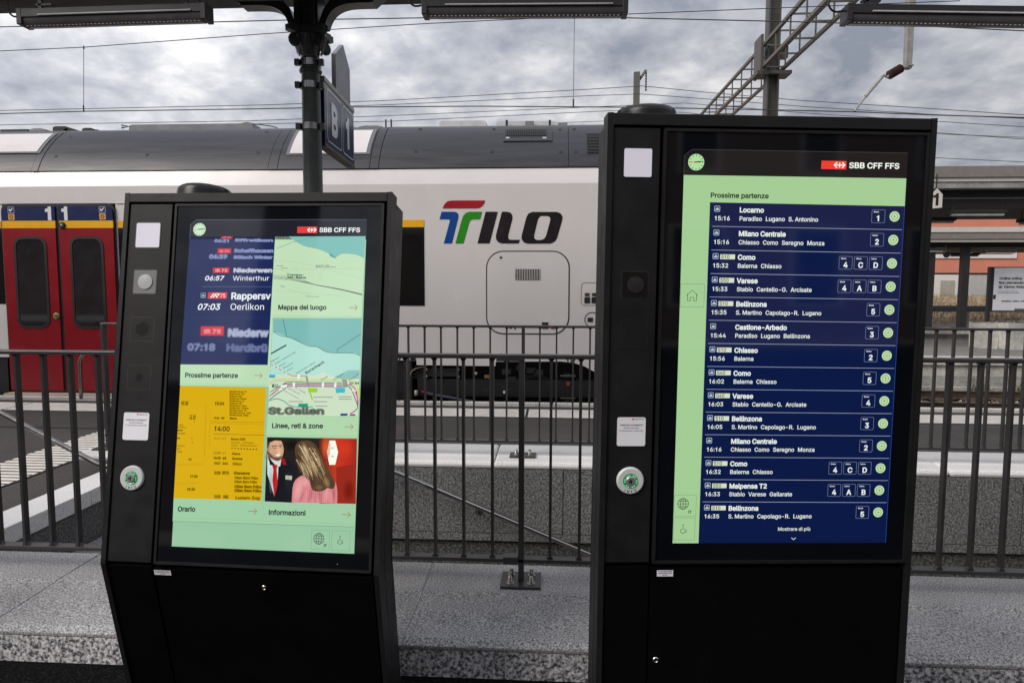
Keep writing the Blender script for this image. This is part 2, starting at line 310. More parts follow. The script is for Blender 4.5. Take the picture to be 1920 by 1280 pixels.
# ------------------------------------------------------------------ lettering: grotesque glyph outlines
GLYPHS = {
 'A': (479, [(16,0,201,509,276,509,463,0,395,0,287,302,276,334,264,372,250,420,232,478,245,478,228,419,213,371,201,333,191,302,85,0), (110,142,110,199,370,199,370,142)]),
 'B': (456, [(60,0,60,509,241,509,289,504,329,491,359,469,381,442,394,410,398,374,395,344,387,320,373,301,356,286,336,275,315,267,315,262,339,257,363,245,385,227,402,203,414,173,418,136,413,100,400,67,377,39,344,18,301,4,247,0), (125,57,245,57,296,63,330,80,349,105,355,137,352,161,342,184,327,203,306,218,279,228,248,231,125,231), (125,285,238,285,265,288,288,296,308,309,323,326,333,348,336,372,330,403,313,429,283,446,240,452,125,452)]),
 'C': (510, [(267,-7,225,-3,186,7,150,25,119,49,92,79,70,115,53,157,44,203,40,254,44,305,53,352,70,393,92,429,119,459,150,484,186,501,225,512,267,516,305,513,340,504,373,490,402,471,427,447,448,418,463,385,473,348,408,348,401,373,389,395,375,413,357,428,337,440,315,449,292,454,267,456,223,450,184,432,150,403,125,364,109,314,103,254,109,194,125,145,151,105,184,76,223,59,267,53,292,55,315,60,337,69,357,81,375,96,389,114,401,136,408,160,473,160,463,124,448,91,428,62,402,38,373,19,341,5,305,-4)]),
 'D': (502, [(219,0,96,0,96,57,215,57,272,63,318,81,354,110,379,149,394,198,399,255,394,312,379,361,354,399,320,428,275,446,221,452,93,452,93,509,225,509,273,505,315,495,353,478,399,441,433,391,449,351,458,306,462,255,458,205,449,159,433,119,411,83,384,54,351,31,312,14,268,3), (125,509,125,0,60,0,60,509)]),
 'E': (418, [(60,0,60,509,372,509,372,452,125,452,125,286,355,286,355,229,125,229,125,57,375,57,375,0)]),
 'F': (410, [(60,0,60,509,369,509,369,452,125,452,125,278,346,278,346,221,125,221,125,0)]),
 'G': (520, [(269,-7,225,-3,185,7,149,25,118,49,91,79,69,116,53,157,43,203,40,254,43,305,53,352,69,393,91,429,117,459,149,484,184,501,223,512,265,516,304,513,340,504,374,489,403,469,429,445,449,416,465,384,474,349,408,349,399,372,387,393,373,411,356,427,337,439,315,448,291,454,265,456,222,450,183,432,150,404,125,364,109,314,103,254,109,194,125,145,151,105,184,76,224,59,269,53,309,57,345,71,374,93,396,123,410,160,415,202,434,199,283,199,283,256,478,256,478,200,471,141,451,91,419,50,377,19,326,0)]),
 'H': (517, [(60,0,60,509,125,509,125,289,392,289,392,509,457,509,457,0,392,0,392,232,125,232,125,0)]),
 'I': (300, [(31,0,31,57,118,57,118,452,31,452,31,509,269,509,269,452,183,452,183,57,269,57,269,0)]),
 'J': (396, [(185,-7,124,3,75,33,52,63,38,100,33,145,33,173,98,173,98,145,104,104,122,74,149,56,185,50,220,56,248,74,266,104,272,145,272,509,336,509,336,145,332,100,318,63,294,33,246,3)]),
 'K': (466, [(104,145,104,216,122,239,139,261,157,282,174,303,193,324,212,344,364,509,448,509,231,276,228,276), (60,0,60,509,125,509,125,334,124,225,125,193,125,0), (372,0,188,259,228,309,449,0)]),
 'L': (393, [(60,0,60,509,125,509,125,57,361,57,361,0)]),
 'M': (628, [(60,0,60,509,152,509,277,187,282,174,287,159,299,123,305,103,311,84,317,65,322,49,307,49,318,83,330,121,336,140,342,158,348,174,352,187,476,509,568,509,568,0,504,0,504,291,504,327,505,347,505,369,506,413,507,457,513,457,505,433,498,409,482,363,474,341,467,322,461,305,456,291,342,0,286,0,170,291,165,304,159,321,145,361,137,384,129,408,121,432,112,457,119,457,120,416,121,372,122,328,122,309,122,291,122,0)]),
 'N': (523, [(60,0,60,509,136,509,343,183,352,169,363,151,375,130,388,107,401,82,414,55,405,54,402,81,401,108,400,134,399,157,399,195,399,509,463,509,463,0,387,0,202,290,190,310,177,331,164,354,148,381,108,452,119,454,122,384,123,354,124,328,125,307,125,291,125,0)]),
 'O': (533, [(267,-7,225,-3,186,7,150,25,119,49,92,79,70,115,53,157,44,203,40,254,44,305,53,352,70,393,92,429,119,459,150,484,186,501,225,512,267,516,309,512,348,501,384,484,415,459,442,429,464,393,480,352,490,305,493,254,490,203,480,157,464,115,442,79,415,49,384,25,348,7,309,-3), (267,53,310,59,349,76,383,105,408,144,425,194,430,254,425,314,408,365,383,404,349,433,310,450,267,456,223,450,184,433,151,404,125,364,109,314,103,254,109,194,125,144,151,105,184,76,223,59)]),
 'P': (444, [(60,0,60,509,235,509,289,503,332,487,366,462,390,430,404,391,409,348,404,304,390,265,366,233,332,207,289,191,235,186,109,186,109,242,233,242,269,246,297,256,318,272,333,294,342,319,344,348,342,376,333,402,318,423,297,439,268,449,232,452,125,452,125,0)]),
 'Q': (533, [(245,159,313,159,369,85,384,65,468,-48,401,-48,346,27,331,46), (267,-7,225,-3,186,7,150,25,119,49,92,79,70,115,53,157,44,203,40,254,44,305,53,352,70,393,92,429,119,459,150,484,186,501,225,512,267,516,309,512,348,501,384,484,415,459,442,429,464,393,480,352,490,305,493,254,490,203,480,157,464,115,442,79,415,49,384,25,348,7,309,-3), (267,53,310,59,349,76,383,105,408,144,425,194,430,254,425,314,408,365,383,404,349,433,310,450,267,456,223,450,184,433,151,404,125,364,109,314,103,254,109,194,125,144,151,105,184,76,223,59)]),
 'R': (449, [(60,0,60,509,236,509,290,504,333,489,367,465,390,433,405,395,409,352,405,309,390,271,367,240,333,217,289,203,236,198,96,198,96,255,234,255,269,258,298,267,319,281,334,300,342,324,345,352,342,380,334,405,319,425,298,440,269,449,233,452,125,452,125,0), (353,0,230,229,303,229,428,0)]),
 'S': (446, [(224,-9,172,-4,128,9,91,31,64,60,46,96,38,137,104,137,110,110,123,88,142,71,166,59,194,52,224,49,257,52,286,60,311,74,329,92,341,114,346,139,342,161,332,179,316,193,296,205,272,214,245,222,184,239,128,260,86,289,60,326,52,372,58,413,75,448,102,476,138,498,180,511,227,516,275,511,316,498,351,476,377,449,394,415,401,378,337,378,326,412,302,437,267,453,225,459,194,456,167,448,145,435,129,418,118,398,115,376,119,352,131,334,148,319,169,308,191,300,212,293,264,279,287,272,312,264,336,252,359,238,379,220,395,198,405,171,408,139,403,99,386,64,360,34,323,11,278,-4)]),
 'T': (448, [(32,452,32,509,417,509,417,452,257,452,257,0,193,0,193,452)]),
 'U': (517, [(259,-8,203,-2,154,15,114,43,85,80,66,124,60,173,60,509,124,509,124,178,128,144,141,113,160,87,187,68,220,56,259,52,298,56,331,68,357,87,377,113,389,144,393,178,393,509,457,509,457,173,451,124,433,80,403,43,363,15,315,-2)]),
 'V': (479, [(204,0,16,509,84,509,192,206,203,176,215,137,230,89,248,31,235,31,252,90,267,138,279,176,290,206,395,509,463,509,278,0)]),
 'W': (686, [(155,0,16,509,82,509,163,196,170,171,175,145,181,120,187,94,192,67,197,40,189,40,194,67,200,94,205,120,211,145,218,171,224,196,306,509,380,509,462,196,468,171,474,145,480,120,486,94,492,67,497,40,488,40,493,67,499,94,504,120,510,145,523,196,603,509,670,509,530,0,455,0,368,323,359,356,351,391,344,431,336,475,350,475,342,433,335,395,327,359,318,323,230,0)]),
 'X': (474, [(18,0,217,284,217,236,29,509,104,509,178,400,192,379,204,361,214,345,223,329,233,312,243,292,232,292,243,311,252,329,261,345,272,361,284,379,298,400,374,509,446,509,259,239,259,287,456,0,382,0,292,129,279,149,268,165,259,180,250,195,241,212,230,231,244,231,235,213,225,196,216,181,206,166,195,149,182,129,91,0)]),
 'Y': (472, [(203,0,203,208,16,509,91,509,192,344,208,318,222,292,236,264,250,230,224,230,237,265,251,293,265,318,280,344,381,509,455,509,268,208,268,0)]),
 'Z': (438, [(42,0,42,46,273,385,289,408,306,431,323,453,341,476,348,454,317,453,285,452,254,452,223,452,40,452,40,509,397,509,397,462,169,129,152,105,134,81,116,57,97,33,90,54,121,56,152,57,183,57,214,57,399,57,399,0)]),
 'a': (389, [(160,-9,126,-5,94,5,68,22,48,45,35,73,30,108,34,138,43,161,58,179,78,193,100,203,125,211,152,216,178,220,209,224,234,227,252,230,265,235,273,243,276,255,276,257,273,279,267,297,256,311,240,322,220,329,196,331,171,329,149,322,132,313,118,301,107,288,100,274,41,291,57,322,79,346,104,364,133,375,163,382,194,384,215,383,239,379,263,372,286,360,306,343,322,320,333,290,337,251,337,0,277,0,277,52,272,52,264,38,252,25,236,12,215,1,190,-6), (170,45,202,49,228,59,248,74,263,93,272,115,276,138,276,190,270,186,259,182,246,179,231,176,216,173,200,171,175,168,154,164,134,159,117,150,103,139,95,124,92,105,94,87,102,72,114,61,130,52,149,47)]),
 'b': (424, [(229,-8,198,-5,172,4,153,17,138,31,127,46,118,59,112,59,112,0,53,0,53,509,114,509,114,319,118,319,127,331,137,346,152,360,171,373,197,381,229,384,274,378,313,361,345,332,370,293,385,245,390,189,385,133,370,84,346,45,313,16,274,-2), (220,47,253,51,279,66,301,88,316,117,325,151,328,189,325,227,316,261,301,290,280,311,253,325,220,330,188,325,161,312,140,291,125,263,116,229,113,189,116,150,125,115,140,86,162,65,188,51)]),
 'c': (395, [(207,-8,159,-2,117,16,82,46,56,85,40,133,34,187,40,243,56,291,82,330,117,360,159,378,207,384,234,383,260,377,284,368,305,356,324,341,340,322,353,301,362,277,303,262,298,276,290,289,281,301,270,311,257,319,242,325,226,329,207,330,173,325,145,310,124,287,108,258,99,224,96,187,99,151,108,117,124,89,145,66,173,51,207,46,226,48,243,52,258,58,271,66,282,76,292,89,299,102,304,117,363,102,354,78,341,56,325,37,306,21,285,9,261,-1,235,-6)]),
 'd': (424, [(195,-8,151,-2,111,16,79,45,55,84,39,133,34,189,39,245,55,293,79,332,112,361,151,378,196,384,228,381,253,373,272,360,287,346,298,331,306,319,311,319,311,509,372,509,372,0,313,0,313,59,307,59,298,46,287,31,272,17,252,4,227,-5), (205,47,236,51,263,65,284,86,299,115,309,150,312,189,309,229,300,263,284,291,263,312,237,325,205,330,172,325,145,311,124,290,108,261,99,227,96,189,99,151,109,117,124,88,145,66,172,51)]),
 'e': (404, [(212,-8,161,-2,117,16,82,46,56,85,40,132,34,187,39,242,55,290,81,329,115,359,157,378,205,384,236,382,266,374,294,361,319,341,341,315,357,282,368,242,371,194,371,169,75,169,75,221,338,221,310,202,307,237,298,269,283,294,263,314,237,326,205,330,173,326,146,313,125,294,109,270,99,241,96,211,96,178,100,139,110,106,128,80,151,61,179,50,212,46,234,48,254,53,271,61,285,73,297,88,306,105,365,91,353,63,335,39,311,19,283,4,249,-5)]),
 'f': (253, [(228,379,228,327,6,327,6,379), (81,0,81,432,84,461,96,486,113,505,135,519,161,527,187,530,207,529,222,527,234,524,243,521,227,468,222,470,215,472,206,473,195,474,171,470,154,460,145,443,142,419,142,0)]),
 'g': (425, [(207,-151,168,-148,134,-140,105,-127,82,-110,64,-91,51,-69,101,-41,110,-53,122,-66,136,-78,154,-88,178,-95,207,-97,249,-92,282,-75,304,-47,311,-6,311,68,306,68,298,56,287,41,272,28,252,16,227,8,195,5,152,10,113,27,80,53,55,90,39,136,34,191,39,246,55,293,80,332,112,361,152,378,196,384,228,382,253,373,273,360,288,346,299,331,308,319,313,319,313,379,372,379,372,-9,367,-54,350,-90,324,-117,291,-136,251,-147), (205,59,237,63,264,75,285,95,300,121,309,154,312,193,309,231,300,264,285,291,264,312,237,325,205,330,172,325,145,312,124,290,109,262,99,229,96,193,99,155,109,123,124,96,145,76,172,63)]),
 'h': (410, [(114,227,114,0,53,0,53,509,114,509,114,287,102,287,124,332,152,362,187,379,227,384,264,380,295,369,321,349,341,321,353,285,357,240,357,0,296,0,296,235,290,275,273,304,246,323,210,329,184,326,161,317,141,303,126,283,117,257)]),
 'i': (166, [(53,0,53,379,114,379,114,0), (84,443,67,446,54,455,44,468,41,483,44,499,54,512,67,521,84,524,100,521,114,512,123,499,126,483,123,468,114,455,100,446)]),
 'j': (166, [(53,379,114,379,114,-30,111,-63,102,-90,86,-113,65,-129,37,-139,4,-143,-10,-143,-10,-87,2,-87,25,-83,40,-72,50,-54,53,-29), (83,443,67,446,53,455,44,468,41,483,44,499,53,512,67,521,83,524,100,521,114,512,123,499,126,483,123,468,114,455,100,446)]),
 'k': (380, [(110,137,110,212,121,212,284,379,360,379,184,199,177,199), (53,0,53,509,114,509,114,0), (294,0,148,186,191,229,372,0)]),
 'l': (189, [(139,-2,101,3,74,20,58,47,53,84,53,509,114,509,114,99,115,77,120,62,130,54,146,52,154,52,160,53,165,53,170,54,181,3,172,1,162,-1,151,-2)]),
 'm': (609, [(53,0,53,379,112,379,112,295,108,295,118,323,132,346,151,363,172,376,195,384,219,386,257,380,287,361,309,331,321,295,312,295,322,321,337,343,357,361,381,375,407,383,437,386,468,383,497,372,522,354,541,328,553,296,557,255,557,0,496,0,496,254,490,289,473,313,447,326,419,330,395,328,374,320,358,307,345,290,338,270,335,247,335,0,274,0,274,260,269,288,253,311,229,326,199,330,178,328,158,320,140,307,126,289,117,266,114,238,114,0)]),
 'n': (409, [(114,227,114,0,53,0,53,379,112,379,112,287,102,287,124,332,152,362,187,379,227,384,264,380,295,369,321,349,341,321,353,285,357,240,357,0,296,0,296,235,290,275,273,304,246,323,210,329,184,326,161,317,141,303,126,283,117,257)]),
 'o': (415, [(207,-8,159,-2,117,16,82,46,56,85,40,133,34,187,40,243,56,291,82,330,117,360,159,378,207,384,256,378,299,360,333,330,359,291,376,243,381,187,376,133,359,85,333,46,299,16,256,-2), (207,46,242,51,270,66,292,89,307,117,316,151,319,187,316,224,307,258,292,287,270,310,242,325,207,330,173,325,145,310,124,287,108,258,99,224,96,187,99,151,108,117,124,89,145,66,173,51)]),
 'p': (424, [(53,-143,53,379,112,379,112,319,118,319,126,331,137,346,152,360,171,373,197,381,229,384,274,378,313,361,345,332,370,293,385,245,390,189,385,133,370,84,346,45,313,16,274,-2,229,-8,198,-5,173,4,153,17,138,31,127,46,118,59,114,59,114,-143), (220,47,253,51,279,66,301,88,316,117,325,151,328,189,325,227,316,261,301,290,280,311,253,325,220,330,188,325,161,312,140,291,125,263,116,229,113,189,116,150,125,115,140,86,162,65,188,51)]),
 'q': (424, [(372,-143,311,-143,311,59,306,59,298,46,287,31,272,17,252,4,227,-5,195,-8,151,-2,111,16,79,45,55,84,39,133,34,189,39,245,55,293,79,332,112,361,151,378,196,384,228,381,253,373,272,360,287,346,298,331,307,319,313,319,313,379,372,379), (205,47,236,51,263,65,284,86,299,115,309,150,312,189,309,229,300,263,284,291,263,312,237,325,205,330,172,325,145,311,124,290,108,261,99,227,96,189,99,151,109,117,124,88,145,66,172,51)]),
 'r': (259, [(53,0,53,379,112,379,112,321,115,321,130,347,152,367,181,380,213,385,221,385,229,384,243,384,243,322,239,323,230,324,219,325,207,326,182,323,159,315,140,301,126,284,117,262,114,237,114,0)]),
 's': (365, [(182,-8,145,-5,112,3,84,18,62,38,45,63,36,94,94,107,105,79,124,60,150,49,181,45,217,50,244,62,262,81,268,103,265,121,254,136,237,147,212,155,149,170,104,186,72,208,53,237,47,274,51,305,65,332,87,354,115,370,149,381,187,384,223,381,254,372,279,358,299,339,314,316,324,290,268,277,258,298,243,316,219,328,187,333,156,329,131,317,114,299,109,277,112,258,124,243,144,232,172,223,229,209,275,194,306,171,325,142,331,107,326,75,312,47,290,24,260,6,223,-5)]),
 't': (227, [(204,379,204,327,6,327,6,379), (65,471,126,471,126,98,128,76,136,61,150,53,170,50,177,50,185,51,194,52,202,54,213,2,203,-1,192,-3,180,-4,168,-4,125,2,92,21,72,52,65,93)]),
 'u': (410, [(182,-5,146,-1,115,11,89,31,69,59,57,95,53,139,53,379,114,379,114,144,119,105,137,75,164,56,200,50,226,53,249,62,268,77,283,97,293,122,296,153,296,379,357,379,357,0,298,0,298,92,307,92,286,47,257,17,222,0)]),
 'v': (389, [(163,0,17,379,84,379,165,155,177,121,187,87,196,53,206,21,184,21,194,53,203,87,213,121,224,155,305,379,371,379,226,0)]),
 'w': (567, [(138,0,23,379,87,379,133,214,143,177,154,137,165,91,175,41,165,41,175,90,186,135,196,176,206,214,252,379,316,379,362,214,371,176,382,136,392,91,402,41,391,41,402,90,413,135,423,176,434,214,480,379,545,379,429,0,368,0,319,172,305,225,297,252,291,280,277,338,291,338,277,280,270,252,263,225,255,198,248,172,199,0)]),
 'x': (378, [(21,0,171,218,171,171,29,379,100,379,147,306,164,279,179,253,193,229,207,206,175,206,190,229,202,253,216,279,233,306,282,379,352,379,209,169,209,214,358,0,287,0,231,85,214,112,200,136,187,159,173,182,205,182,191,159,178,136,165,112,148,85,91,0)]),
 'y': (389, [(47,-139,61,-86,71,-87,88,-90,104,-89,118,-84,130,-74,141,-58,151,-36,163,-1,17,379,84,379,165,155,177,121,187,87,196,53,206,21,184,21,193,53,202,87,212,121,224,155,305,379,371,379,204,-58,191,-85,177,-107,159,-124,139,-136,117,-143,91,-145,77,-145,65,-143,54,-141)]),
 'z': (380, [(42,0,42,46,254,320,254,323,48,323,48,379,333,379,333,331,126,60,126,56,339,56,339,0)]),
 '0': (453, [(227,-7,174,1,130,24,95,62,69,113,57,155,50,202,48,254,50,306,57,353,69,395,95,447,130,484,174,508,227,516,279,508,323,484,358,447,384,395,396,353,403,306,405,254,403,202,396,155,384,113,359,62,323,24,279,1), (227,50,261,56,290,74,313,103,330,144,340,194,344,254,340,314,330,365,313,405,290,435,261,453,227,460,192,453,163,435,140,405,123,365,113,314,109,254,113,194,123,144,140,103,163,74,192,56)]),
 '1': (453, [(76,0,76,55,391,55,391,0), (276,509,276,0,212,0,212,448,209,448,86,358,86,427,198,509)]),
 '2': (453, [(64,0,64,47,234,229,261,257,282,282,299,305,311,327,318,348,320,371,317,397,308,419,293,436,273,449,250,457,224,460,196,457,172,447,153,433,139,413,130,390,127,362,66,362,71,405,86,442,111,473,143,496,182,511,225,516,268,511,306,497,337,474,361,445,376,411,381,372,378,345,371,318,357,290,336,259,306,223,267,180,153,60,153,57,389,57,389,0)]),
 '3': (453, [(218,-7,173,-3,133,10,98,30,70,57,52,91,44,132,109,132,115,107,126,87,144,71,165,59,191,52,219,50,248,53,275,61,297,74,315,93,325,116,329,145,326,172,316,196,299,217,275,234,242,244,201,248,157,248,157,299,288,448,288,452,70,452,70,509,372,509,372,461,211,278,211,289,264,288,308,276,344,253,371,222,387,186,393,145,387,103,370,66,344,36,309,12,266,-2)]),
 '4': (453, [(40,105,40,158,247,509,311,509,109,166,109,163,413,163,413,105), (282,0,282,121,282,146,282,318,343,318,343,0)]),
 '5': (453, [(221,-7,178,-2,140,11,108,32,83,60,66,93,60,130,122,130,127,108,138,89,154,73,173,60,196,52,221,50,250,53,276,64,298,82,314,104,324,131,328,162,324,193,314,221,297,244,275,262,248,273,218,277,192,275,167,268,145,258,128,246,67,253,96,509,366,509,366,452,151,452,134,301,136,301,155,315,178,325,203,331,229,334,263,330,294,321,321,306,345,285,364,260,379,231,388,199,391,163,385,117,369,76,343,41,309,15,268,-1)]),
 '6': (453, [(226,-7,182,-1,142,15,109,40,84,74,69,115,64,162,68,199,80,239,102,285,137,340,252,509,322,509,151,261,145,261,154,275,165,288,179,299,196,307,214,312,235,314,278,309,316,295,346,271,370,240,384,201,389,157,384,112,368,73,343,39,310,14,271,-2), (226,48,254,52,279,63,299,79,314,101,324,128,327,157,324,187,314,213,299,235,279,251,254,262,226,265,198,262,174,252,153,235,138,214,128,188,125,158,128,128,138,102,153,79,174,63,198,52)]),
 '7': (453, [(97,0,323,448,323,452,62,452,62,509,391,509,391,449,165,0)]),
 '8': (453, [(226,-7,178,-2,136,11,101,33,74,62,57,96,52,135,55,166,65,195,81,220,101,241,125,256,153,265,153,267,119,282,93,308,76,342,70,380,75,417,90,450,114,477,146,498,184,511,226,516,269,511,306,498,337,477,361,450,377,417,382,380,376,342,359,308,333,282,300,267,300,265,327,256,351,241,372,220,387,195,397,166,401,135,395,96,378,62,352,33,317,11,275,-2), (226,49,258,52,285,60,307,74,323,91,333,113,337,139,333,165,322,189,305,208,283,223,256,232,226,235,196,232,169,223,147,208,130,189,119,165,115,139,119,113,129,91,145,74,167,60,195,52), (226,290,252,292,274,300,293,313,307,330,316,351,319,376,316,399,308,420,294,437,275,449,252,457,226,460,200,457,177,449,159,437,145,420,136,399,133,376,136,351,145,330,159,313,178,300,201,292)]),
 '9': (453, [(226,516,271,510,310,494,343,468,368,434,384,393,389,347,385,309,373,270,350,224,315,168,200,0,130,0,301,248,307,248,299,234,287,221,273,210,257,202,238,196,218,195,175,199,137,214,106,237,83,269,68,307,64,352,69,397,85,436,110,469,143,494,182,510), (226,460,199,457,174,446,154,429,138,407,129,381,125,352,129,322,138,295,154,274,174,257,199,247,226,243,254,247,279,257,299,273,314,295,324,321,327,350,324,381,314,407,299,429,279,446,254,457)]),
 ':': (187, [(95,-4,78,-1,63,9,53,24,50,41,53,59,63,73,78,83,95,87,113,83,128,73,138,59,141,41,138,24,128,9,113,-1), (95,271,78,274,63,284,53,299,50,316,53,334,63,349,78,359,95,362,113,359,128,349,138,334,141,316,138,299,128,284,113,274)]),
 '.': (187, [(95,-4,78,-1,63,9,53,24,50,41,53,59,63,73,78,83,95,87,113,83,128,73,138,59,141,41,138,24,128,9,113,-1)]),
 ',': (187, [(38,-119,68,71,137,71,84,-119)]),
 '-': (453, [(337,244,337,188,114,188,114,244)]),
 '&': (447, [(197,-7,150,-2,110,12,78,34,54,62,39,96,34,133,37,163,47,189,63,213,85,235,111,256,140,279,216,335,226,343,237,352,246,363,255,375,260,389,262,405,258,427,245,445,226,457,201,461,184,459,168,453,155,444,145,431,139,416,137,399,139,380,145,363,155,346,169,327,185,307,204,284,438,0,364,0,171,231,121,293,102,319,87,344,78,370,75,398,79,430,91,458,109,481,134,499,165,510,200,513,235,510,266,499,290,482,308,459,320,433,324,404,322,382,315,362,305,342,291,325,275,308,256,293,154,217,128,195,110,174,100,154,97,131,100,108,109,87,124,70,143,57,166,49,193,46,223,50,251,59,278,75,301,95,321,121,336,151,346,186,349,224,408,224,405,180,397,144,385,115,371,92,357,75,345,62,333,47,305,23,271,7,234,-3)]),
 '?': (358, [(132,152,132,159,134,200,141,230,153,252,168,269,187,284,209,298,230,314,247,334,258,357,262,384,259,406,250,425,237,441,220,452,200,459,178,462,157,459,137,453,120,441,106,425,96,404,92,378,27,378,33,418,49,452,73,479,103,499,138,511,178,516,219,511,255,498,284,478,306,451,319,418,324,382,319,344,306,311,284,284,254,261,235,248,219,235,207,221,200,205,195,185,194,158,194,152), (164,-4,146,-1,131,9,121,24,118,41,121,58,131,73,146,83,164,86,181,83,196,73,206,58,209,41,206,24,196,9,181,-1)]),
 '/': (249, [(235,533,71,-76,14,-76,178,533)]),
 '>': (453, [(387,178,65,15,65,81,310,198,308,194,308,204,310,200,65,316,65,383,387,220)]),
 'ù': (410, [(182,-5,146,-1,115,11,89,31,69,59,57,95,53,139,53,379,114,379,114,144,119,105,137,75,164,56,200,50,226,53,249,62,268,77,283,97,293,122,296,153,296,379,357,379,357,0,298,0,298,92,307,92,286,47,257,17,222,0), (181,429,115,529,183,529,231,429)]),
 'ü': (410, [(182,-5,146,-1,115,11,89,31,69,59,57,95,53,139,53,379,114,379,114,144,119,105,137,75,164,56,200,50,226,53,249,62,268,77,283,97,293,122,296,153,296,379,357,379,357,0,298,0,298,92,307,92,286,47,257,17,222,0), (277,443,261,446,248,455,239,468,236,483,239,499,248,512,261,520,277,523,292,520,305,512,314,499,317,483,314,468,305,455,292,446), (133,443,118,446,104,455,96,468,93,483,96,499,104,512,118,520,133,523,149,520,162,512,170,499,173,483,170,468,162,455,149,446)]),
 'é': (404, [(212,-8,161,-2,117,16,82,46,56,85,40,132,34,187,39,242,55,290,81,329,115,359,157,378,205,384,236,382,266,374,294,361,319,341,341,315,357,282,368,242,371,194,371,169,75,169,75,221,338,221,310,202,307,237,298,269,283,294,263,314,237,326,205,330,173,326,146,313,125,294,109,270,99,241,96,211,96,178,100,139,110,106,128,80,151,61,179,50,212,46,234,48,254,53,271,61,285,73,297,88,306,105,365,91,353,63,335,39,311,19,283,4,249,-5), (177,429,225,529,293,529,227,429)]),
 ' ': (187, []),
}
GLYPHS['1'] = (423, [(205, 0, 205, 365, 85, 365, 85, 413, 145, 420, 190, 446, 215, 509, 272, 509, 272, 0)])
GLYPHS['I'] = (200, [(66, 0, 66, 509, 134, 509, 134, 0)])
GL = {c: (a/1000, [[(l[i]/1000, l[i+1]/1000) for i in range(0, len(l), 2)] for l in ls]) for c, (a, ls) in GLYPHS.items()}
CAP = .509
def wind(px, py, loops):
    w = 0
    for l in loops:
        x0, y0 = l[-1]
        for x1, y1 in l:
            if (y0 <= py) != (y1 <= py):
                xx = x0+(py-y0)*(x1-x0)/(y1-y0)
                if xx > px: w += 1 if y1 > y0 else -1
            x0, y0 = x1, y1
    return w
_TC = {}
def glyph_mesh(ch, wt):
    k = (ch, wt)
    if k in _TC: return _TC[k]
    loops = []
    for l in GL[ch][1]:
        if wt:
            n = len(l); o = []
            for i in range(n):
                a = Vector(l[i-1]); b = Vector(l[i]); c = Vector(l[(i+1) % n])
                d1 = (b-a).normalized(); d2 = (c-b).normalized()
                q = Vector((-d1.y, d1.x))+Vector((-d2.y, d2.x))
                if q.length < .3: q = Vector((-d1.y, d1.x))
                q.normalize(); cs = max(.5, q.dot(Vector((-d1.y, d1.x))))
                o.append(tuple(b+q*wt/cs))
            loops.append(o)
        else: loops.append(l)
    vs = [Vector(p) for l in loops for p in l]; ed = []; o = 0
    for l in loops:
        ed += [(o+i, o+(i+1) % len(l)) for i in range(len(l))]; o += len(l)
    if not vs: r = ([], [])
    else:
        V, E, F_, *_ = geometry.delaunay_2d_cdt(vs, ed, [], 0, 1e-5)
        keep = []
        for f in F_:
            cx = sum(V[i].x for i in f)/len(f); cy = sum(V[i].y for i in f)/len(f)
            if wind(cx, cy, loops): keep.append(tuple(f))
        r = ([tuple(v) for v in V], keep)
    _TC[k] = r; return r
def text(mb, s, P, x, y, cap, m, wt=0, width=None, align='l', ang=0, shear=0, track=0):
    """lettering in the plane given by P; x,y = start of the baseline, cap = capital height"""
    S = cap/CAP; adv = sum(GL[c][0]+track for c in s)*S
    sxl = width/adv if width else 1
    if align == 'c': x -= adv*sxl/2*cos(ang); y -= adv*sxl/2*sin(ang)
    if align == 'r': x -= adv*sxl*cos(ang); y -= adv*sxl*sin(ang)
    ca, sa = cos(ang), sin(ang); pen = 0
    for c in s:
        V, F_ = glyph_mesh(c, wt)
        if V:
            vs = []
            for vx, vy in V:
                gx = (pen+vx+shear*vy)*S*sxl; gy = vy*S
                vs.append(P(x+gx*ca-gy*sa, y+gx*sa+gy*ca))
            mb.add(vs, F_, m)
        pen += GL[c][0]+track
    return adv*sxl
def circ(cx, cy, r, n=24, a0=0): return [(cx+r*cos(a0+2*pi*i/n), cy+r*sin(a0+2*pi*i/n)) for i in range(n)]
def rrect(x0, y0, x1, y1, r, n=5):
    o = []
    for cx, cy, a in ((x1-r, y1-r, 0), (x0+r, y1-r, 90), (x0+r, y0+r, 180), (x1-r, y0+r, 270)):
        for i in range(n+1):
            t = radians(a+90*i/n); o.append((cx+r*cos(t), cy+r*sin(t)))
    return o
def ringface(mb, outer, inner, P, m):
    n = len(outer); mb.add([P(*p) for p in outer]+[P(*p) for p in inner], [(i, (i+1) % n, n+(i+1) % n, n+i) for i in range(n)], m)
def spline(pts, n=6, closed=False):
    """Catmull-Rom through the points"""
    N_ = len(pts); o = []
    for i in range(N_ if closed else N_-1):
        g = (lambda k: pts[k % N_]) if closed else (lambda k: pts[max(0, min(N_-1, k))])
        p0, p1, p2, p3 = [Vector(g(k)) for k in (i-1, i, i+1, i+2)]
        for j in range(n):
            t = j/n
            o.append(tuple(.5*((2*p1)+(p2-p0)*t+(2*p0-5*p1+4*p2-p3)*t*t+(3*p1-p0-3*p2+p3)*t**3)))
    if not closed: o.append(tuple(pts[-1]))
    return o
# ================================================================== setting
def S(name, m, **k): return m.obj(name, kind='structure', **k)
m = MB(); m.box(-300, 300, -60, 500, -1.4, -.86, BALL); S('ground', m)
X0s, X1s, YN, YF = -2.94, 12.0, 3.12, 4.985       # stair opening
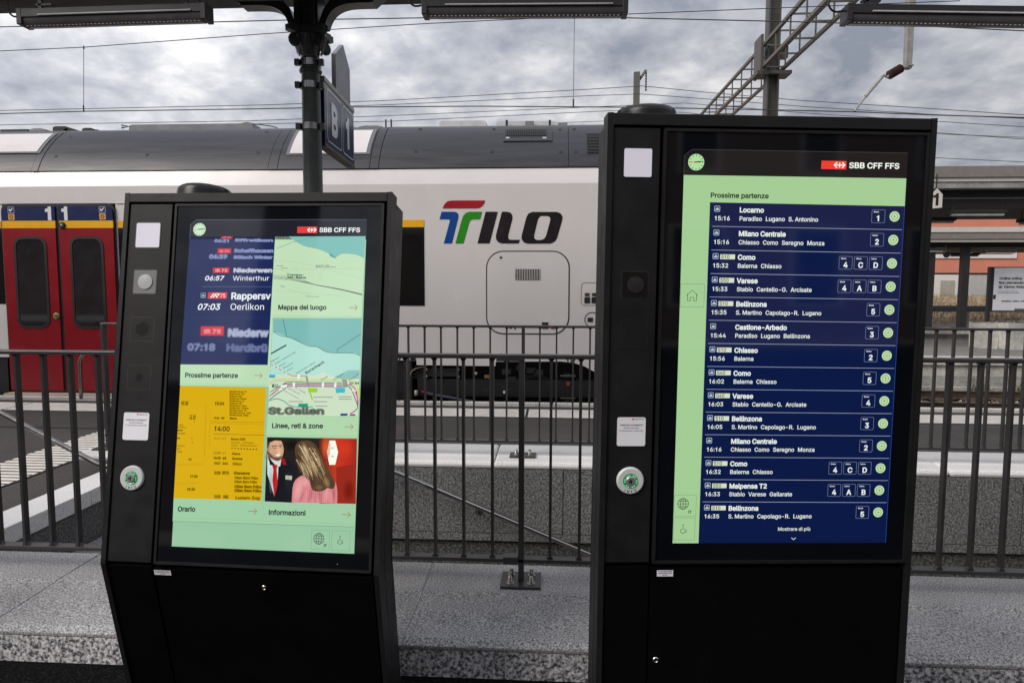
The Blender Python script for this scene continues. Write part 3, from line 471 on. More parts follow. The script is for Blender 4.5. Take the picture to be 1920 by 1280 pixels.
# platform slab: near part coloured dark for shade, far part along the train
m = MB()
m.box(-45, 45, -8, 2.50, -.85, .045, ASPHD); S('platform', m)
m = MB(); m.box(-45, -3.20, 2.50, 8.44, -.85, -.001, ASPH); m.box(-3.20, 45, 5.60, 8.44, -.85, -.001, ASPH); m.box(12.0, 45, 2.5, 5.6, -.85, -.002, ASPH)
S('platform_paving', m)
edge = S('platform_edge', MB().box(-45, 45, 8.46, 8.62, -.85, 0.0, CONC))
x = -45; kk = 0
src = MB()
src.box(0, 1.992, 8.622, 8.75, -.30, .004, CONCL)
for k in range(66): src.box(.01+k*.03, .026+k*.03, 8.64, 8.735, .004, .009, WSTRIP)
src = src.obj('edge_stone', edge, loc=(-16, 0, 0))
for k in range(1, 17): inst(src, edge, (-16+2*k, 0, 0))
# white ribbed guiding strips
tact = S('tactile_paving', MB().box(-16, 18, 7.70, 8.22, -.01, .002, mat('strip_bed', (.035, .032, .031), .85)))
def ribs(w, d, n):
    q = MB(); q.box(0, w-.012, 0, d, .0024, .006, mat('strip_bed', (.035, .032, .031), .85))
    for k in range(n): q.box(.01, w-.022, d*(k+.14)/n, d*(k+(.80 if n > 8 else .62))/n, .006, .012, WSTRIP)
    return q
src = ribs(2.1, .50, 9).obj('tactile_tile', tact, loc=(-15.0, 7.71, 0))
for k in range(1, 15): inst(src, tact, (-15.0+2.1*k, 7.71, 0))
src = ribs(.56, .50, 6).obj('tactile_tile', tact, loc=(-4.66, 7.16, 0))
for k in range(1, 11): inst(src, tact, (-4.66+.004*k, 7.16-.504*k, 0))
# dark line across the paving
m = MB(); m.box(-16, -3.7, 6.78, 6.82, .0005, .003, mat('dark_line', (.01, .01, .01), .8)); S('paving_line', m)

# ---- stair well and its parapets
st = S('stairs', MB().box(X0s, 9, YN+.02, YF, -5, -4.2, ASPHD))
for k in range(26):
    x = -2.70+.36*k; z = -.15*(k+1)+.02
    MB().box(x-.36 if k else X0s, x+.02, YN+.02, YF-.005, z-.35, z, GRS if k < 3 else GRR).obj('stair_step', st)
near = thing('granite_parapet', 'near granite parapet under the fence directly behind the two kiosks', 'wall', (0, 2.75, 0))
def slab(x0, x1):
    q = MB(); y = (2.43-2.75, 2.82-2.75, 3.115-2.75)
    q.prism([(y[0], .166), (y[0], .152), (y[2], .152), (y[2], .200), (y[1], .200), (y[1]-.02, .196), (y[0]+.03, .184)], 'x', x0+.003, x1-.003, GRS)
    return q
x = -.56-1.64*4
while x < 9:
    slab(x, x+1.64).obj('coping_slab', near, bevel=.003); MB().prism([(-.30, .1517), (.363, .1517), (.363, .197), (.06, .1965), (-.29, .180)], 'x', x-.0028, x+.0028, GRL).obj('mortar_joint', near); x += 1.64
MB().box(-7.1, 9.2, 2.4385-2.75, 3.10-2.75, -.3, .1515, GRL).obj('wall_core', near)
x = -.17-1.4*5
while x < 9: MB().box(x+.003, x+1.397, 2.432-2.75, 2.498-2.75, -.02, .150, GRR).obj('face_stone', near, bevel=.003); x += 1.4
MB().box(-2.9, 9, 3.101-2.75, 3.115-2.75, -4.2, .108, GRW).obj('stair_side', near)
far = thing('granite_parapet', 'far granite parapet beyond the stair opening, towards the train', 'wall', (0, 5.3, 0))
x = -3.72
while x < 9:
    MB().box(x+.003, x+1.637, 4.975-5.3, 5.56-5.3, .150, .200, GRL).obj('coping_slab', far, bevel=.020)
    MB().box(x+.52+.003, x+.52+1.637, 4.985-5.3, 5.05-5.3, -.345, .148, GRW).obj('face_stone', far, bevel=.003)
    x += 1.64
MB().box(-3.18, 9.5, 5.02-5.3, 5.55-5.3, -4.6, .148, GRD).obj('wall_core', far)
MB().box(-3.18, 9.5, 4.985-5.3, 5.03-5.3, -.405, -.348, GRW).obj('ledge', far)
endp = thing('granite_parapet', 'short pale granite parapet closing the left end of the stair opening', 'wall', (-3.06, 4.1, 0))
for y0, y1 in ((-.98, .0), (.0, .865)):
    MB().box(-.115, .115, y0+.002, y1-.002, .10, .2005, GRL).obj('coping_slab', endp, bevel=.004)
MB().box(-.10, .10, -.975, .86, -.8, .098, GRW).obj('wall_core', endp)

# ---- fences on both parapets
def base_plate(par, x, w, d):
    p = MB().box(x-w/2, x+w/2, -d/2, d/2, .2012, .2132, FENCE).obj('base_plate', par, bevel=.0015)
    for sx_ in (-1, 1):
        for sy in (-1, 1):
            q = MB(); c = (x+sx_*w*.26, sy*d*.27, .2132)
            q.lathe([(.0165, 0), (.0165, .003), (.011, .0032), (.012, .0035), (.012, .012), (.0105, .014), (.0105, .026), (.007, .032), (.002, .0335)], CHROME_B, c, 10)
            q.obj('bolt', p, smooth=40)
CHROME_B = mat('bright_bolt', (.5, .48, .46), .25, metal=1)
def fence(name, label, Y, xa, xb, zt, zb, x_post, first_bar, pitch, y_plate):
    f = thing(name, label, 'fence', (0, Y, 0))
    z = .0
    MB().box(xa, xb, -.025, .025, zt-.009, zt+.009, FENCE).obj('top_rail', f, bevel=.004)
    MB().box(xa, xb, -.025, .025, zb-.008, zb+.008, FENCE).obj('bottom_rail', f, bevel=.002)
    src = MB().box(-.006, .006, -.015, .015, zb+.008, zt-.009, FENCE)
    # small weld fillets where the bar meets the rails
    for zz, sg in ((zb+.008, 1), (zt-.009, -1)):
        src.prism([(-.014, zz), (.014, zz), (.006, zz+sg*.012), (-.006, zz+sg*.012)], 'y', -.012, .012, FENCE)
    bar = None; x = first_bar
    while x < xb:
        if x > xa and all(abs(x-p) > pitch*.45 for p in x_post):
            if bar is None: bar = src.obj('bar', f, loc=(x, 0, 0))
            else: inst(bar, f, (x, 0, 0))
        x += pitch
    for p in x_post:
        MB().box(p-.012, p+.012, -.025, .025, .2135, zt-.0092, FENCE).obj('post', f, bevel=.0015)
        base_plate(f, p, .175 if y_plate else .20, .16 if y_plate else .14)
    return f
fn = fence('railing', 'near grey bar railing standing on the parapet right behind the kiosks', 2.93, -6.2, 6.3, 1.205, .305,
      [-.136+2.1*k for k in range(-3, 4) if k not in (-1, 1)], -.136-.1272*60, .1272, True)
MB().box(-.245, -.128, -.027, .027, 1.186, 1.198, FENCE).obj('rail_joint', fn, bevel=.001)
MB().box(-.215, -.150, -.027, .027, .289, .321, FENCE).obj('rail_joint', fn, bevel=.001)
fence('railing', 'far grey bar railing on the parapet across the stair opening', 5.17, -3.56, 8.5, 1.20, .315,
      [-3.545, -2.33]+[-.23+2.1*k for k in range(5)], -.23-.1262*60, .1262, False)
# ---- handrail on the stair wall
h = thing('handrail', 'round stainless steel handrail sloping down across the stair opening', 'handrail', (0, 4.85, 0))
pts = [(-5.2, 0, 1.00), (-4.17, 0, .545), (-3.42, 0, .165), (-3.25, 0, .13), (-1.35, 0, .165), (-1.15, 0, .145), (.28, 0, -.440), (3.0, 0, -1.57)]
m = MB(); m.tube(pts, .0185, STEEL, 14); m.obj('rail', h, smooth=50)
for x, z in ((-2.0, .15), (-.55, -.10), (.9, -.70), (2.3, -1.28)):
    m = MB(); m.tube([(x, 0, z-.01), (x, .01, z-.06), (x, .06, z-.08), (x, .14, z-.08)], .007, STEEL, 8)
    m.lathe([(.03, 0), (.03, .006), (.001, .007)], STEEL, (x, .138, z-.08), 14, Matrix.Rotation(pi/2, 4, 'X')); m.obj('bracket', h, smooth=50)
# tube hoop standing in for a handrail's reflection in the train door
hp = thing('reflected_hoop', 'low stainless hoop added for a handrail reflected in the red train door', 'barrier', (-6.22, 8.56, -.02))
m = MB(); pp = [(0, 0, 0), (0, 0, .48)]+[(.17-.17*cos(radians(t)), 0, .48+.17*sin(radians(t))) for t in range(15, 91, 15)]+[(.95, 0, .65)]+[(1.0+.17*sin(radians(t)), 0, .48+.17*cos(radians(t))) for t in range(0, 91, 15)]+[(1.17, 0, 0)]
m.tube(pp, .024, STEEL, 12); m.obj('tube', hp, smooth=50)
for x in (0, 1.17):
    m = MB(); m.lathe([(.05, 0), (.05, .008), (.026, .010)], STEEL, (x, 0, .001), 16); m.obj('foot_plate', hp, smooth=40)

# ================================================================== train
TR = thing('train', 'white regional train with red double door and coloured lettering beside the platform', 'train', (0, 9.0, -.55))
TT = Matrix.Translation((0, -9.0, .55))
def tm(): return MB(TT)
XL, XR = -26.0, 4.15
def XZ(Y): return lambda x, z: (x, Y, z)
# side: flat wall, notched below for the running gear
c6 = lambda X, Y, D=9.0: (lambda p: (p.x, p.z))(atY(720+X/3.122, 350+Y/3.122, D))
side = [(XL, .50), (-7.535, .50), (-7.535, 2.60), (-5.925, 2.60), (-5.925, .50), (-1.835, .505), (-1.83, .445), (-.77, .440), (-.765, .500), (.10, .510)]
side += [(.10+.62*sin(radians(t)), .51-.45*(1-cos(radians(t)))) for t in range(15, 91, 15)]+[(.74, .10), (XR, .10), (XR, 2.83), (XL, 2.83)]
m = tm(); m.flat([side], XZ(9.0), TWHITE)
m.add([(XL, 9.0, 2.83), (XR, 9.0, 2.83), (XR, 9.012, 2.87), (XL, 9.012, 2.87), (XR, 9.075, 3.045), (XL, 9.075, 3.045)], [(0, 1, 2, 3), (3, 2, 4, 5)], TWHITE)
m.add([(XL, 9.0, .5), (XL, 11.8, .5), (XL, 11.8, 3.05), (XL, 9.075, 3.05), (XR, 9.0, .1), (XR, 11.8, .1), (XR, 11.8, 3.05), (XR, 9.075, 3.05)],
      [(0, 3, 2, 1), (4, 5, 6, 7), (1, 2, 6, 5)], TWHITE)
m.obj('car_body', TR, smooth=25)
m = tm()
for x0, x1 in ((XL, -7.54), (-5.92, -4.2)): m.box(x0, x1, 8.988, 9.01, 2.598, 2.606, TWHITE)
m.obj('rain_gutter', TR)
# roof cowl
prof = [(9.058, 3.046), (9.075, 3.085), (9.13, 3.19), (9.21, 3.31), (9.32, 3.435), (9.45, 3.56), (9.60, 3.675), (9.75, 3.735), (10.9, 3.75), (11.75, 3.05)]
seams = [XL, -18, -12.5, -7.14, -7.04, -3.83, -3.70, -2.45, -2.33, .177, XR]
for x0, x1 in zip(seams, seams[1:]):
    m = tm(); n = len(prof); narrow = x1-x0 < .2 or abs(x0+3.70) < .01
    off = .006 if narrow else 0
    P_ = [(y-off, z) for y, z in prof]
    vs = [(x0+.004, y, z) for y, z in P_]+[(x1-.004, y, z) for y, z in P_]
    vs += [(x0+.004, P_[0][0]+.03, P_[0][1]), (x1-.004, P_[0][0]+.03, P_[0][1])]
    fs = [(i, n+i, n+i+1, i+1) for i in range(n-1)]+[(0, 2*n, 2*n+1, n)]
    fs += [tuple(range(n)), tuple(range(2*n-1, n-1, -1))]
    m.add(vs, fs, TROOF); m.obj('roof_cowl', TR, smooth=30)
m = tm(); m.add([(XL, y+.012, z-.012) for y, z in prof]+[(XR, y+.012, z-.012) for y, z in prof], [(i, n+i, n+i+1, i+1) for i in range(n-1)], UNDER); m.obj('roof_inner_shell', TR)
def cowlY(z):
    for (y0, z0), (y1, z1) in zip(prof, prof[1:]):
        if z0 <= z <= z1: return y0+(y1-y0)*(z-z0)/(z1-z0)
    return prof[-1][0]
def oncowl(px, py):
    d = ray(px, py); Y = 9.1
    for _ in range(12):
        p = CAMP+d*(Y/d.y); Y = Y*.5+.5*cowlY(min(3.7, p.z))
    return p
def cowlpatch(mm, x0, x1, z0, z1, off, mt, nz=5):
    vs = []; 
    for i in range(nz+1):
        z = z0+(z1-z0)*i/nz; y = cowlY(z); vs += [(x0, y-off, z+off*.5), (x1, y-off, z+off*.5)]
    mm.add(vs, [(2*i, 2*i+1, 2*i+3, 2*i+2) for i in range(nz)], mt)
PANEL = mat('pale_roof_panel', (.62, .58, .58), .22, var=.06, vs=2)
for (xa, xb) in ((544, 687), (-260, 64)):
    p0, p1 = oncowl(xa, 289), oncowl(xb, 289 if xa > 0 else 298); zt = oncowl(600, 246).z
    m = tm(); cowlpatch(m, p0.x-.05, p1.x+.05, p0.z-.02, zt+.015, .012, mat('panel_frame', (.12, .12, .13), .4)); f = m.obj('roof_panel', TR)
    m = tm(); cowlpatch(m, p0.x, p1.x, p0.z, zt-.005, .016, PANEL); m.obj('panel_sheet', f)
for px, py in ((105, 293), (131, 257), (276, 290), (500, 248), (484, 286), (788, 243), (780, 284), (926, 243), (923, 284), (1050, 244), (1052, 285), (1077, 243), (1080, 285)):
    p = oncowl(px, py); m = tm(); q = Vector((0, -1, .75)).normalized()
    m.lathe([(.026, -.004), (.026, .002), (.001, .0025)], mat('bolt_recess', (.003, .003, .003), .6), (p.x, p.y, p.z), 12, q.to_track_quat('Z', 'Y').to_matrix().to_4x4())
    m.obj('cowl_bolt', TR)
# ventilation grille with vertical bars and side louvres
p0, p1 = oncowl(943, 266), oncowl(1036, 242); m = tm(); cowlpatch(m, p0.x, p1.x, p0.z, p1.z, .014, TROOF); cowlpatch(m, p0.x+.03, p1.x-.08, oncowl(943, 257).z, oncowl(943, 245).z, .017, mat('vent_dark', (.004, .004, .004), .8))
vg = m.obj('vent_grille', TR)
for k in range(22):
    x = p0.x+.04+k*(p1.x-p0.x-.13)/21; m = tm(); cowlpatch(m, x-.005, x+.005, oncowl(943, 257).z, oncowl(943, 245).z, .024, TROOF, 2); m.obj('vent_bar', vg)
for px in (952, 1021):
    p = oncowl(px, 260); m = tm(); m.box(p.x-.024, p.x+.024, p.y-.022, p.y+.01, p.z-.014, p.z+.016, mat('white_catch', (.8, .8, .8), .3)); m.obj('catch', vg)
for k in range(7):
    z0 = oncowl(1110, 252+k*5.6).z; p = oncowl(1100, 260); m = tm(); cowlpatch(m, p.x, p.x+.75, z0-.014, z0+.006, .010, mat('vent_dark', (.004, .004, .004), .8), 1); m.obj('louvre', TR)
# things on the roof behind the cowl
RB = mat('roof_box_grey', (.20, .205, .22), .4); RW = mat('roof_box_pale', (.55, .56, .57), .4); RO = mat('roof_box_ochre', (.42, .38, .30), .6)
def rooft(px0, px1, py, mt, Y=10.1, name='roof_box', depth=.6, chm=.0, zb=3.70):
    a0, a1 = atY(px0, py, Y), atY(px1, py, Y); z = a0.z; m = tm()
    m.prism([(a0.x, zb), (a0.x+chm*.3, z-.015), (a0.x+chm, z), (a1.x-chm, z), (a1.x-chm*.3, z-.015), (a1.x, zb)], 'y', Y, Y+depth, mt); return m.obj(name, TR)
rooft(240, 472, 234, RB, chm=.06); rooft(448, 476, 229, RB, Y=10.05, chm=.10, depth=.3)
rooft(0, 52, 243, UNDER); rooft(52, 88, 241, RB, chm=.1); rooft(97, 128, 237, UNDER, chm=.05); rooft(118, 140, 241, UNDER, chm=.04); rooft(152, 176, 240, UNDER, chm=.05); rooft(176, 186, 243, UNDER, chm=.03)
rooft(668, 722, 236, RB, chm=.12); rooft(732, 822, 238, RO, chm=.02); rooft(822, 913, 227, RW, chm=.05); rooft(928, 1046, 228, RW, chm=.07); rooft(1046, 1064, 230, RB, chm=.0)
for px in (948, 1029): rooft(px, px+4, 225, UNDER, Y=10.0, name='bracket', depth=.05)
rooft(985, 1001, 227, RB, Y=10.02, name='roof_box', depth=.05)
for px in (722, 732): rooft(px, px+2, 224, UNDER, Y=10.0, name='isolator_post', depth=.03)
m = tm(); m.tube([tuple(atY(470, 232, 10.1)), tuple(atY(505, 236, 10.1)), tuple(atY(520, 240, 10.1))], .008, WIREM, 6); m.tube([tuple(atY(228, 240, 10.1)), tuple(atY(242, 237, 10.1)), tuple(atY(228, 235, 10.1))], .012, BRONZE, 6); m.obj('roof_cable', TR)
# black window bands and yellow stripe
for x0, x1 in ((XL, -7.56), (-5.90, -1.715)):
    m = tm(); m.box(x0, x1, 8.994, 9.01, 1.238, 2.268, TBLACK); wb = m.obj('window_band', TR)
    xx = x0+.35 if x0 > -8 else -7.56-2.0
    while xx < x1-1.2 and xx > XL:
        m = tm(); m.prism(rrect(xx, 1.30, xx+1.55, 2.21, .06), 'y', 8.991, 8.9935, TBLACK); m.obj('window', wb)
        xx += 1.75 if x0 > -8 else -1.9
    m = tm(); m.box(x0, x1, 8.9935, 9.01, 2.271, 2.366, TYEL); m.obj('yellow_stripe', TR)
# doors
DG = mat('door_window_glass', (.012, .013, .017), .04, var=.4, spec=1.0, rvar=.02)
m = tm(); o = rrect(-7.535, .02, -5.925, 2.60, .10, 5)
m.prism(o, 'y', 8.975, 9.02, RUBBER); m.obj('door_surround', TR)
def leaf(x0, x1, out, num_x, ic_x, win):
    m = tm(); zs = [.045, 2.268, 2.366, 2.560]; r = .085
    def seg(z0, z1, mt, top=False):
        if not top: m.box(x0, x1, 8.958, 8.99, z0, z1, mt)
        else:
            c = [(x0, z0), (x1, z0)]
            if out < 0: c += [(x1, z1)]+[(x0+r-r*sin(radians(t)), z1-r+r*cos(radians(t))) for t in range(0, 91, 18)]
            else: c += [(x1-r+r*cos(radians(t)), z1-r+r*sin(radians(t))) for t in range(0, 91, 18)]+[(x0, z1)]
            m.prism(c, 'y', 8.958, 8.99, mt)
    seg(zs[0], zs[1], TRED); seg(zs[1], zs[2], TYEL); seg(zs[2], zs[3], TBLUE, True)
    d = m.obj('door_leaf', TR)
    m = tm(); o_, i_ = rrect(win[0]-.035, .905, win[1]+.035, 2.155, .13, 6), rrect(win[0], .94, win[1], 2.12, .10, 6)
    nn = len(o_); ringface(m, o_, i_, XZ(8.950), RUBBER)
    for lp in (o_, i_): m.add([XZ(8.950)(*p) for p in lp]+[XZ(8.960)(*p) for p in lp], [(q, (q+1) % nn, nn+(q+1) % nn, nn+q) for q in range(nn)], RUBBER)
    m.obj('window_seal', d)
    m = tm(); m.flat([i_], XZ(8.9560), DG); m.obj('window_pane', d)
    m = tm(); wp = prt('door_print_white', 215, 215, 220)
    V = glyph_mesh('1', .03)[0]; text(m, '1', XZ(8.9572), num_x, 2.385, .158, wp, .045); m.obj('class_number', d)
    m = tm(); m.flat([rrect(ic_x-.045, 2.380, ic_x+.045, 2.460, .008, 2)], XZ(8.9572), prt('door_print_amber', 205, 150, 60))
    ringface(m, circ(ic_x, 2.42, .026, 14), circ(ic_x, 2.42, .016, 14), XZ(8.9565), INK)
    ringface(m, rrect(ic_x-.045, 2.470, ic_x+.045, 2.552, .008, 2), rrect(ic_x-.041, 2.474, ic_x+.041, 2.548, .006, 2), XZ(8.9572), wp)
    m.flat([[(ic_x-.03, 2.50), (ic_x-.005, 2.49), (ic_x+.03, 2.535), (ic_x+.01, 2.535), (ic_x-.002, 2.515), (ic_x-.03, 2.53)]], XZ(8.9572), wp)
    m.obj('pictogram', d)
    return d
dl = leaf(-7.515, -6.758, -1, -6.905, -7.375, (-7.33, -6.93)); dr = leaf(-6.702, -5.945, 1, -6.675, -6.085, (-6.53, -6.125))
MRot = Matrix.Rotation(pi/2, 4, 'X')
m = tm(); m.lathe([(.045, 0), (.045, .012), (.030, .016), (.026, .010), (.001, .010)], mat('brass', (.50, .36, .16), .3, metal=1), (-6.80, 8.958, 1.075), 22, MRot); m.lathe([(.022, .010), (.020, .015), (.001, .016)], mat('green_push_button', (.05, .16, .08), .3), (-6.80, 8.958, 1.075), 14, MRot)
m.obj('door_button', dl, smooth=40)
m = tm(); m.lathe([(.046, 0), (.046, .010), (.036, .02), (.001, .022)], RUBBER, (-6.655, 8.955, 2.305), 20, MRot); m.lathe([(.016, .022), (.001, .026)], GALV, (-6.655, 8.955, 2.305), 10, MRot); m.obj('door_camera', dr, smooth=40)
m = tm(); m.lathe([(.014, 0), (.012, .008), (.001, .01)], STEEL, (-6.13, 8.957, .76), 10, MRot); m.obj('door_stud', dr)
m = tm(); m.box(-7.55, -5.9, 8.86, 9.02, -.06, .012, mat('door_step_beige', (.55, .42, .33), .6)); m.obj('door_step', TR)
# company lettering
def g6(pts): return [c6(*p) for p in pts]
LQ = XZ(8.9955)
LO = XZ(8.9975)
TRD = prt('lettering_red', 158, 18, 34, .3); TBL = prt('lettering_blue', 6, 66, 140, .3); TGN = prt('lettering_green', 40, 138, 22, .3); TBK = prt('lettering_black', 30, 24, 26, .3)
def letter(name, outline, col, hole=None):
    m = tm(); lp = [g6(outline)]+([g6(hole)] if hole else []); m.flat(lp, LQ, col); m.obj(name, TR)
letter('logo_bar', [(343, 127), (350, 110), (362, 93), (378, 84), (400, 81), (592, 81), (586, 99), (573, 116), (556, 125), (540, 127)], TRD)
letter('logo_letter', [(337, 147), (415, 147), (428, 152), (436, 165), (435, 182), (397, 332), (350, 332), (385, 204), (386, 196), (380, 191), (325, 191)], TBL)
letter('logo_letter', [(418, 332), (452, 205), (463, 172), (480, 153), (502, 147), (574, 147), (562, 191), (520, 191), (507, 195), (500, 205), (465, 332)], TGN)
letter('logo_letter', [(595, 147), (666, 147), (618, 332), (547, 332)], TBK)
letter('logo_letter', [(690, 147), (722, 147), (740, 152), (751, 166), (751, 190), (727, 282), (727, 302), (736, 311), (796, 311), (788, 332), (690, 332), (669, 325), (656, 308), (655, 285)], TBK)
letter('logo_letter', [(868, 148), (1010, 148), (1032, 155), (1045, 175), (1043, 195), (1013, 300), (1000, 320), (975, 333), (840, 333), (817, 325), (805, 305), (806, 285), (833, 180), (845, 158)], TBK,
       [(915, 171), (958, 171), (971, 179), (974, 195), (948, 290), (937, 306), (920, 312), (892, 312), (880, 303), (878, 286), (901, 190)])
# inspection hatch
hx0, hz0 = c6(602, 858); hx1, hz1 = c6(1084, 379)
m = tm(); o, i_ = rrect(hx0-.010, hz0-.010, hx1+.010, hz1+.010, .225, 10), rrect(hx0+.006, hz0+.006, hx1-.006, hz1-.006, .212, 10)
ringface(m, o, i_, XZ(8.9965), mat('hatch_gap', (.02, .02, .02), .6)); hg = m.obj('hatch', TR)
m = tm(); m.prism(i_, 'y', 8.990, 8.998, TWHITE); m.obj('hatch_cover', hg, smooth=30, bevel=.002)
gx0, gz0 = c6(768, 545); gx1, gz1 = c6(915, 482)
m = tm(); m.box(gx0, gx1, 8.986, 8.989, gz0, gz1, mat('vent_dark', (.004, .004, .004), .8)); m.obj('hatch_vent', hg)
src = None
for k in range(15):
    x = gx0+(gx1-gx0)*(k+.5)/15; m = tm(); m.box(x-.0035-(0), x+.0035, 8.981, 8.9885, gz0, gz1, TWHITE); m.obj('vent_slat', hg)
def blk(X, Y, w, hgt, mt, name='marking', Yw=8.992, par=None, t=.004):
    x, z = c6(X, Y); m = tm(); m.box(x-w/2, x+w/2, Yw-t, Yw, z-hgt/2, z+hgt/2, mt); return m.obj(name, par or TR)
blk(943, 812, .085, .085, INK, par=hg, Yw=8.9885); blk(988, 828, .05, .02, prt('rust_print', 140, 70, 50), par=hg, Yw=8.9885)
m = tm(); x, z = c6(742, 822); m.flat([circ(x, z, .024, 14)], XZ(8.9885), prt('print_dark_red', 120, 30, 30)); m.flat([circ(*c6(768, 828), .016, 10)], XZ(8.9885), INK); text(m, 'ATTENZIONE', XZ(8.9885), *c6(790, 830), .03, prt('print_grey', 120, 118, 118), 0, .30); m.obj('marking', hg)
m = tm(); x, z = c6(684, 414); m.lathe([(.018, 0), (.016, .006), (.001, .008)], STEEL, (x, 8.989, z), 12, MRot); m.obj('hatch_lock', hg)
# socket panels by the kiosk
x0, z0 = c6(1152, 696); x1, z1 = c6(1330, 560); m = tm()
ringface(m, rrect(x0, z0, x1, z1, .05), rrect(x0+.008, z0+.008, x1-.008, z1-.008, .045), XZ(8.9970), mat('panel_line', (.30, .29, .29), .5)); pn = m.obj('socket_panel', TR)
for X in (1189, 1231, 1273):
    blk(X, 664, .072, .076, INK, 'socket', 8.9965, pn); blk(X, 631, .060, .040, prt('print_dark_brown', 70, 40, 36) if X == 1189 else prt('print_dark_green', 30, 50, 40), 'marking', 8.9965, pn)
x, z = c6(1218, 778); m = tm(); ringface(m, circ(x, z, .10, 30), circ(x, z, .090, 30), XZ(8.9970), INK); pn = m.obj('filler_cap', TR); blk(1207, 778, .07, .055, INK, 'socket', 8.9965, pn)
m = tm(); text(m, '1R', XZ(8.9965), *c6(1060, 1036), .078, INK, .012); m.obj('wheel_number', TR)
for X in (90, 797):
    m = tm(); x, z = c6(X, 1010); m.flat([[(x-.035, z+.04), (x+.035, z+.04), (x+.035, z+.03), (x+.008, z), (x+.008, z-.035), (x-.008, z-.035), (x-.008, z+.028), (x-.035, z+.03)]], XZ(8.9965), INK); m.obj('jacking_mark', TR)
for X in (170, 718): blk(X, 1008, .07, .07, INK, 'marking', 8.9965)
# underframe and running gear, dark under the side
m = tm(); m.box(XL, XR, 9.35, 11.7, -.35, .50, UNDER); m.obj('underframe', TR)
m = tm(); m.box(XL, -7.6, 9.02, 9.3, -.32, .49, UNDER); m.box(-5.9, -1.9, 9.03, 9.3, -.32, .49, UNDER); m.obj('equipment_box', TR)
m = tm(); m.box(-1.83, .62, 9.05, 9.12, .02, .25, UNDER); m.obj('bogie_frame', TR)
UG = mat('underframe_grey', (.012, .012, .013), .5, var=.3)
for px, r in ((778, .42), (1000, .42)):
    p = atY(px, 760, 9.3); m = tm(); m.lathe([(.42, 0), (.42, .03), (.38, .05), (.34, .05), (.30, .03), (.12, .03), (.10, .09), (.001, .1)], UG, (p.x, 9.32, -.12), 28, MRot); m.obj('wheel', TR, smooth=40)
# guard iron arc with brass edge, tubes, boxes, fittings seen through the railing
m = tm(); pts_ = [c6(X, Y) for X, Y in ((147, 1140), (150, 1100), (168, 1075), (200, 1060), (240, 1056))]
m.tube([(x, 9.03, z) for x, z in spline(pts_, 4)], .007, mat('worn_edge', (.42, .38, .30), .35, metal=.6), 6)
x, z = c6(235, 1062); x2, z2 = c6(235, 1130); m.beam((x, 9.03, z), (x2, 9.03, z2), .012, .02, mat('worn_edge', (.42, .38, .30), .35, metal=.6)); m.obj('sand_pipe', TR)
for k in range(6):
    t = radians(100+k*14); x, z = c6(240, 1130); m = tm(); m.beam((x, 9.05, z), (x+.24*cos(t), 9.05, z+.24*sin(t)), .006, .012, UG); m.obj('rib', TR)
m = tm(); (x, z), (x2, z2) = c6(232, 1210), c6(520, 1262); m.tube([(x, 9.04, z), (x2, 9.04, z2)], .022, mat('hydraulic_blue_grey', (.05, .05, .09), .3), 10); m.tube([(x-.03, 9.03, z+.02), (x+.06, 9.03, z+.005)], .016, prt('faded_red', 120, 40, 60), 8); m.obj('damper', TR, smooth=50)
(x, z) = c6(185, 1210); m = tm(); m.lathe([(.028, -.03), (.028, .03), (.02, .04)], mat('worn_edge', (.42, .38, .30), .35, metal=.6), (x, 9.04, z), 12); m.obj('pipe_end', TR, smooth=50)
m = tm(); (x, z), (x2, z2) = c6(245, 1115), c6(430, 1066); m.box(x, x2, 9.06, 9.2, z, z2, UG); m.obj('air_tank', TR, bevel=.01)
for X, Y in ((243, 1072), (243, 1112), (432, 1072), (432, 1115), (537, 1095)):
    x, z = c6(X, Y); m = tm(); m.lathe([(.020, 0), (.020, .014), (.012, .02), (.001, .021)], mat('worn_edge', (.42, .38, .30), .35, metal=.6), (x, 9.045, z), 12, MRot); m.obj('bolt', TR, smooth=40)
blk(607, 1112, .095, .045, mat('brass', (.50, .36, .16), .3, metal=1), 'brass_plate', 9.045)
(x, z), (x2, z2) = c6(1077, 1075), c6(1077, 1265); m = tm()
for k in range(9): m.lathe([(.045, 0), (.055, .012), (.045, .024)], UG, (x, 9.10, z2+k*.045), 14)
m.obj('suspension_spring', TR, smooth=60)
for Y in (1108, 1240): blk(1077, Y, .20, .014, mat('worn_metal', (.22, .21, .19), .4, metal=.6), 'spring_seat', 9.04)
m = tm(); x, z = c6(1078, 1155); m.lathe([(.028, 0), (.028, .02), (.001, .021)], prt('red_print', 120, 56, 44), (x, 9.05, z), 14, MRot); m.obj('marking', TR)
blk(696, 1190, .05, .14, UG, 'junction_box', 9.045); blk(702, 1204, .025, .035, prt('door_print_white', 215, 215, 220), 'label_plate', 9.035)
for X, Y in ((715, 1085), (800, 1060), (860, 1078), (745, 1130), (905, 1090), (600, 1190)): blk(X, Y, .12, .07, UG, 'junction_box', 9.05)

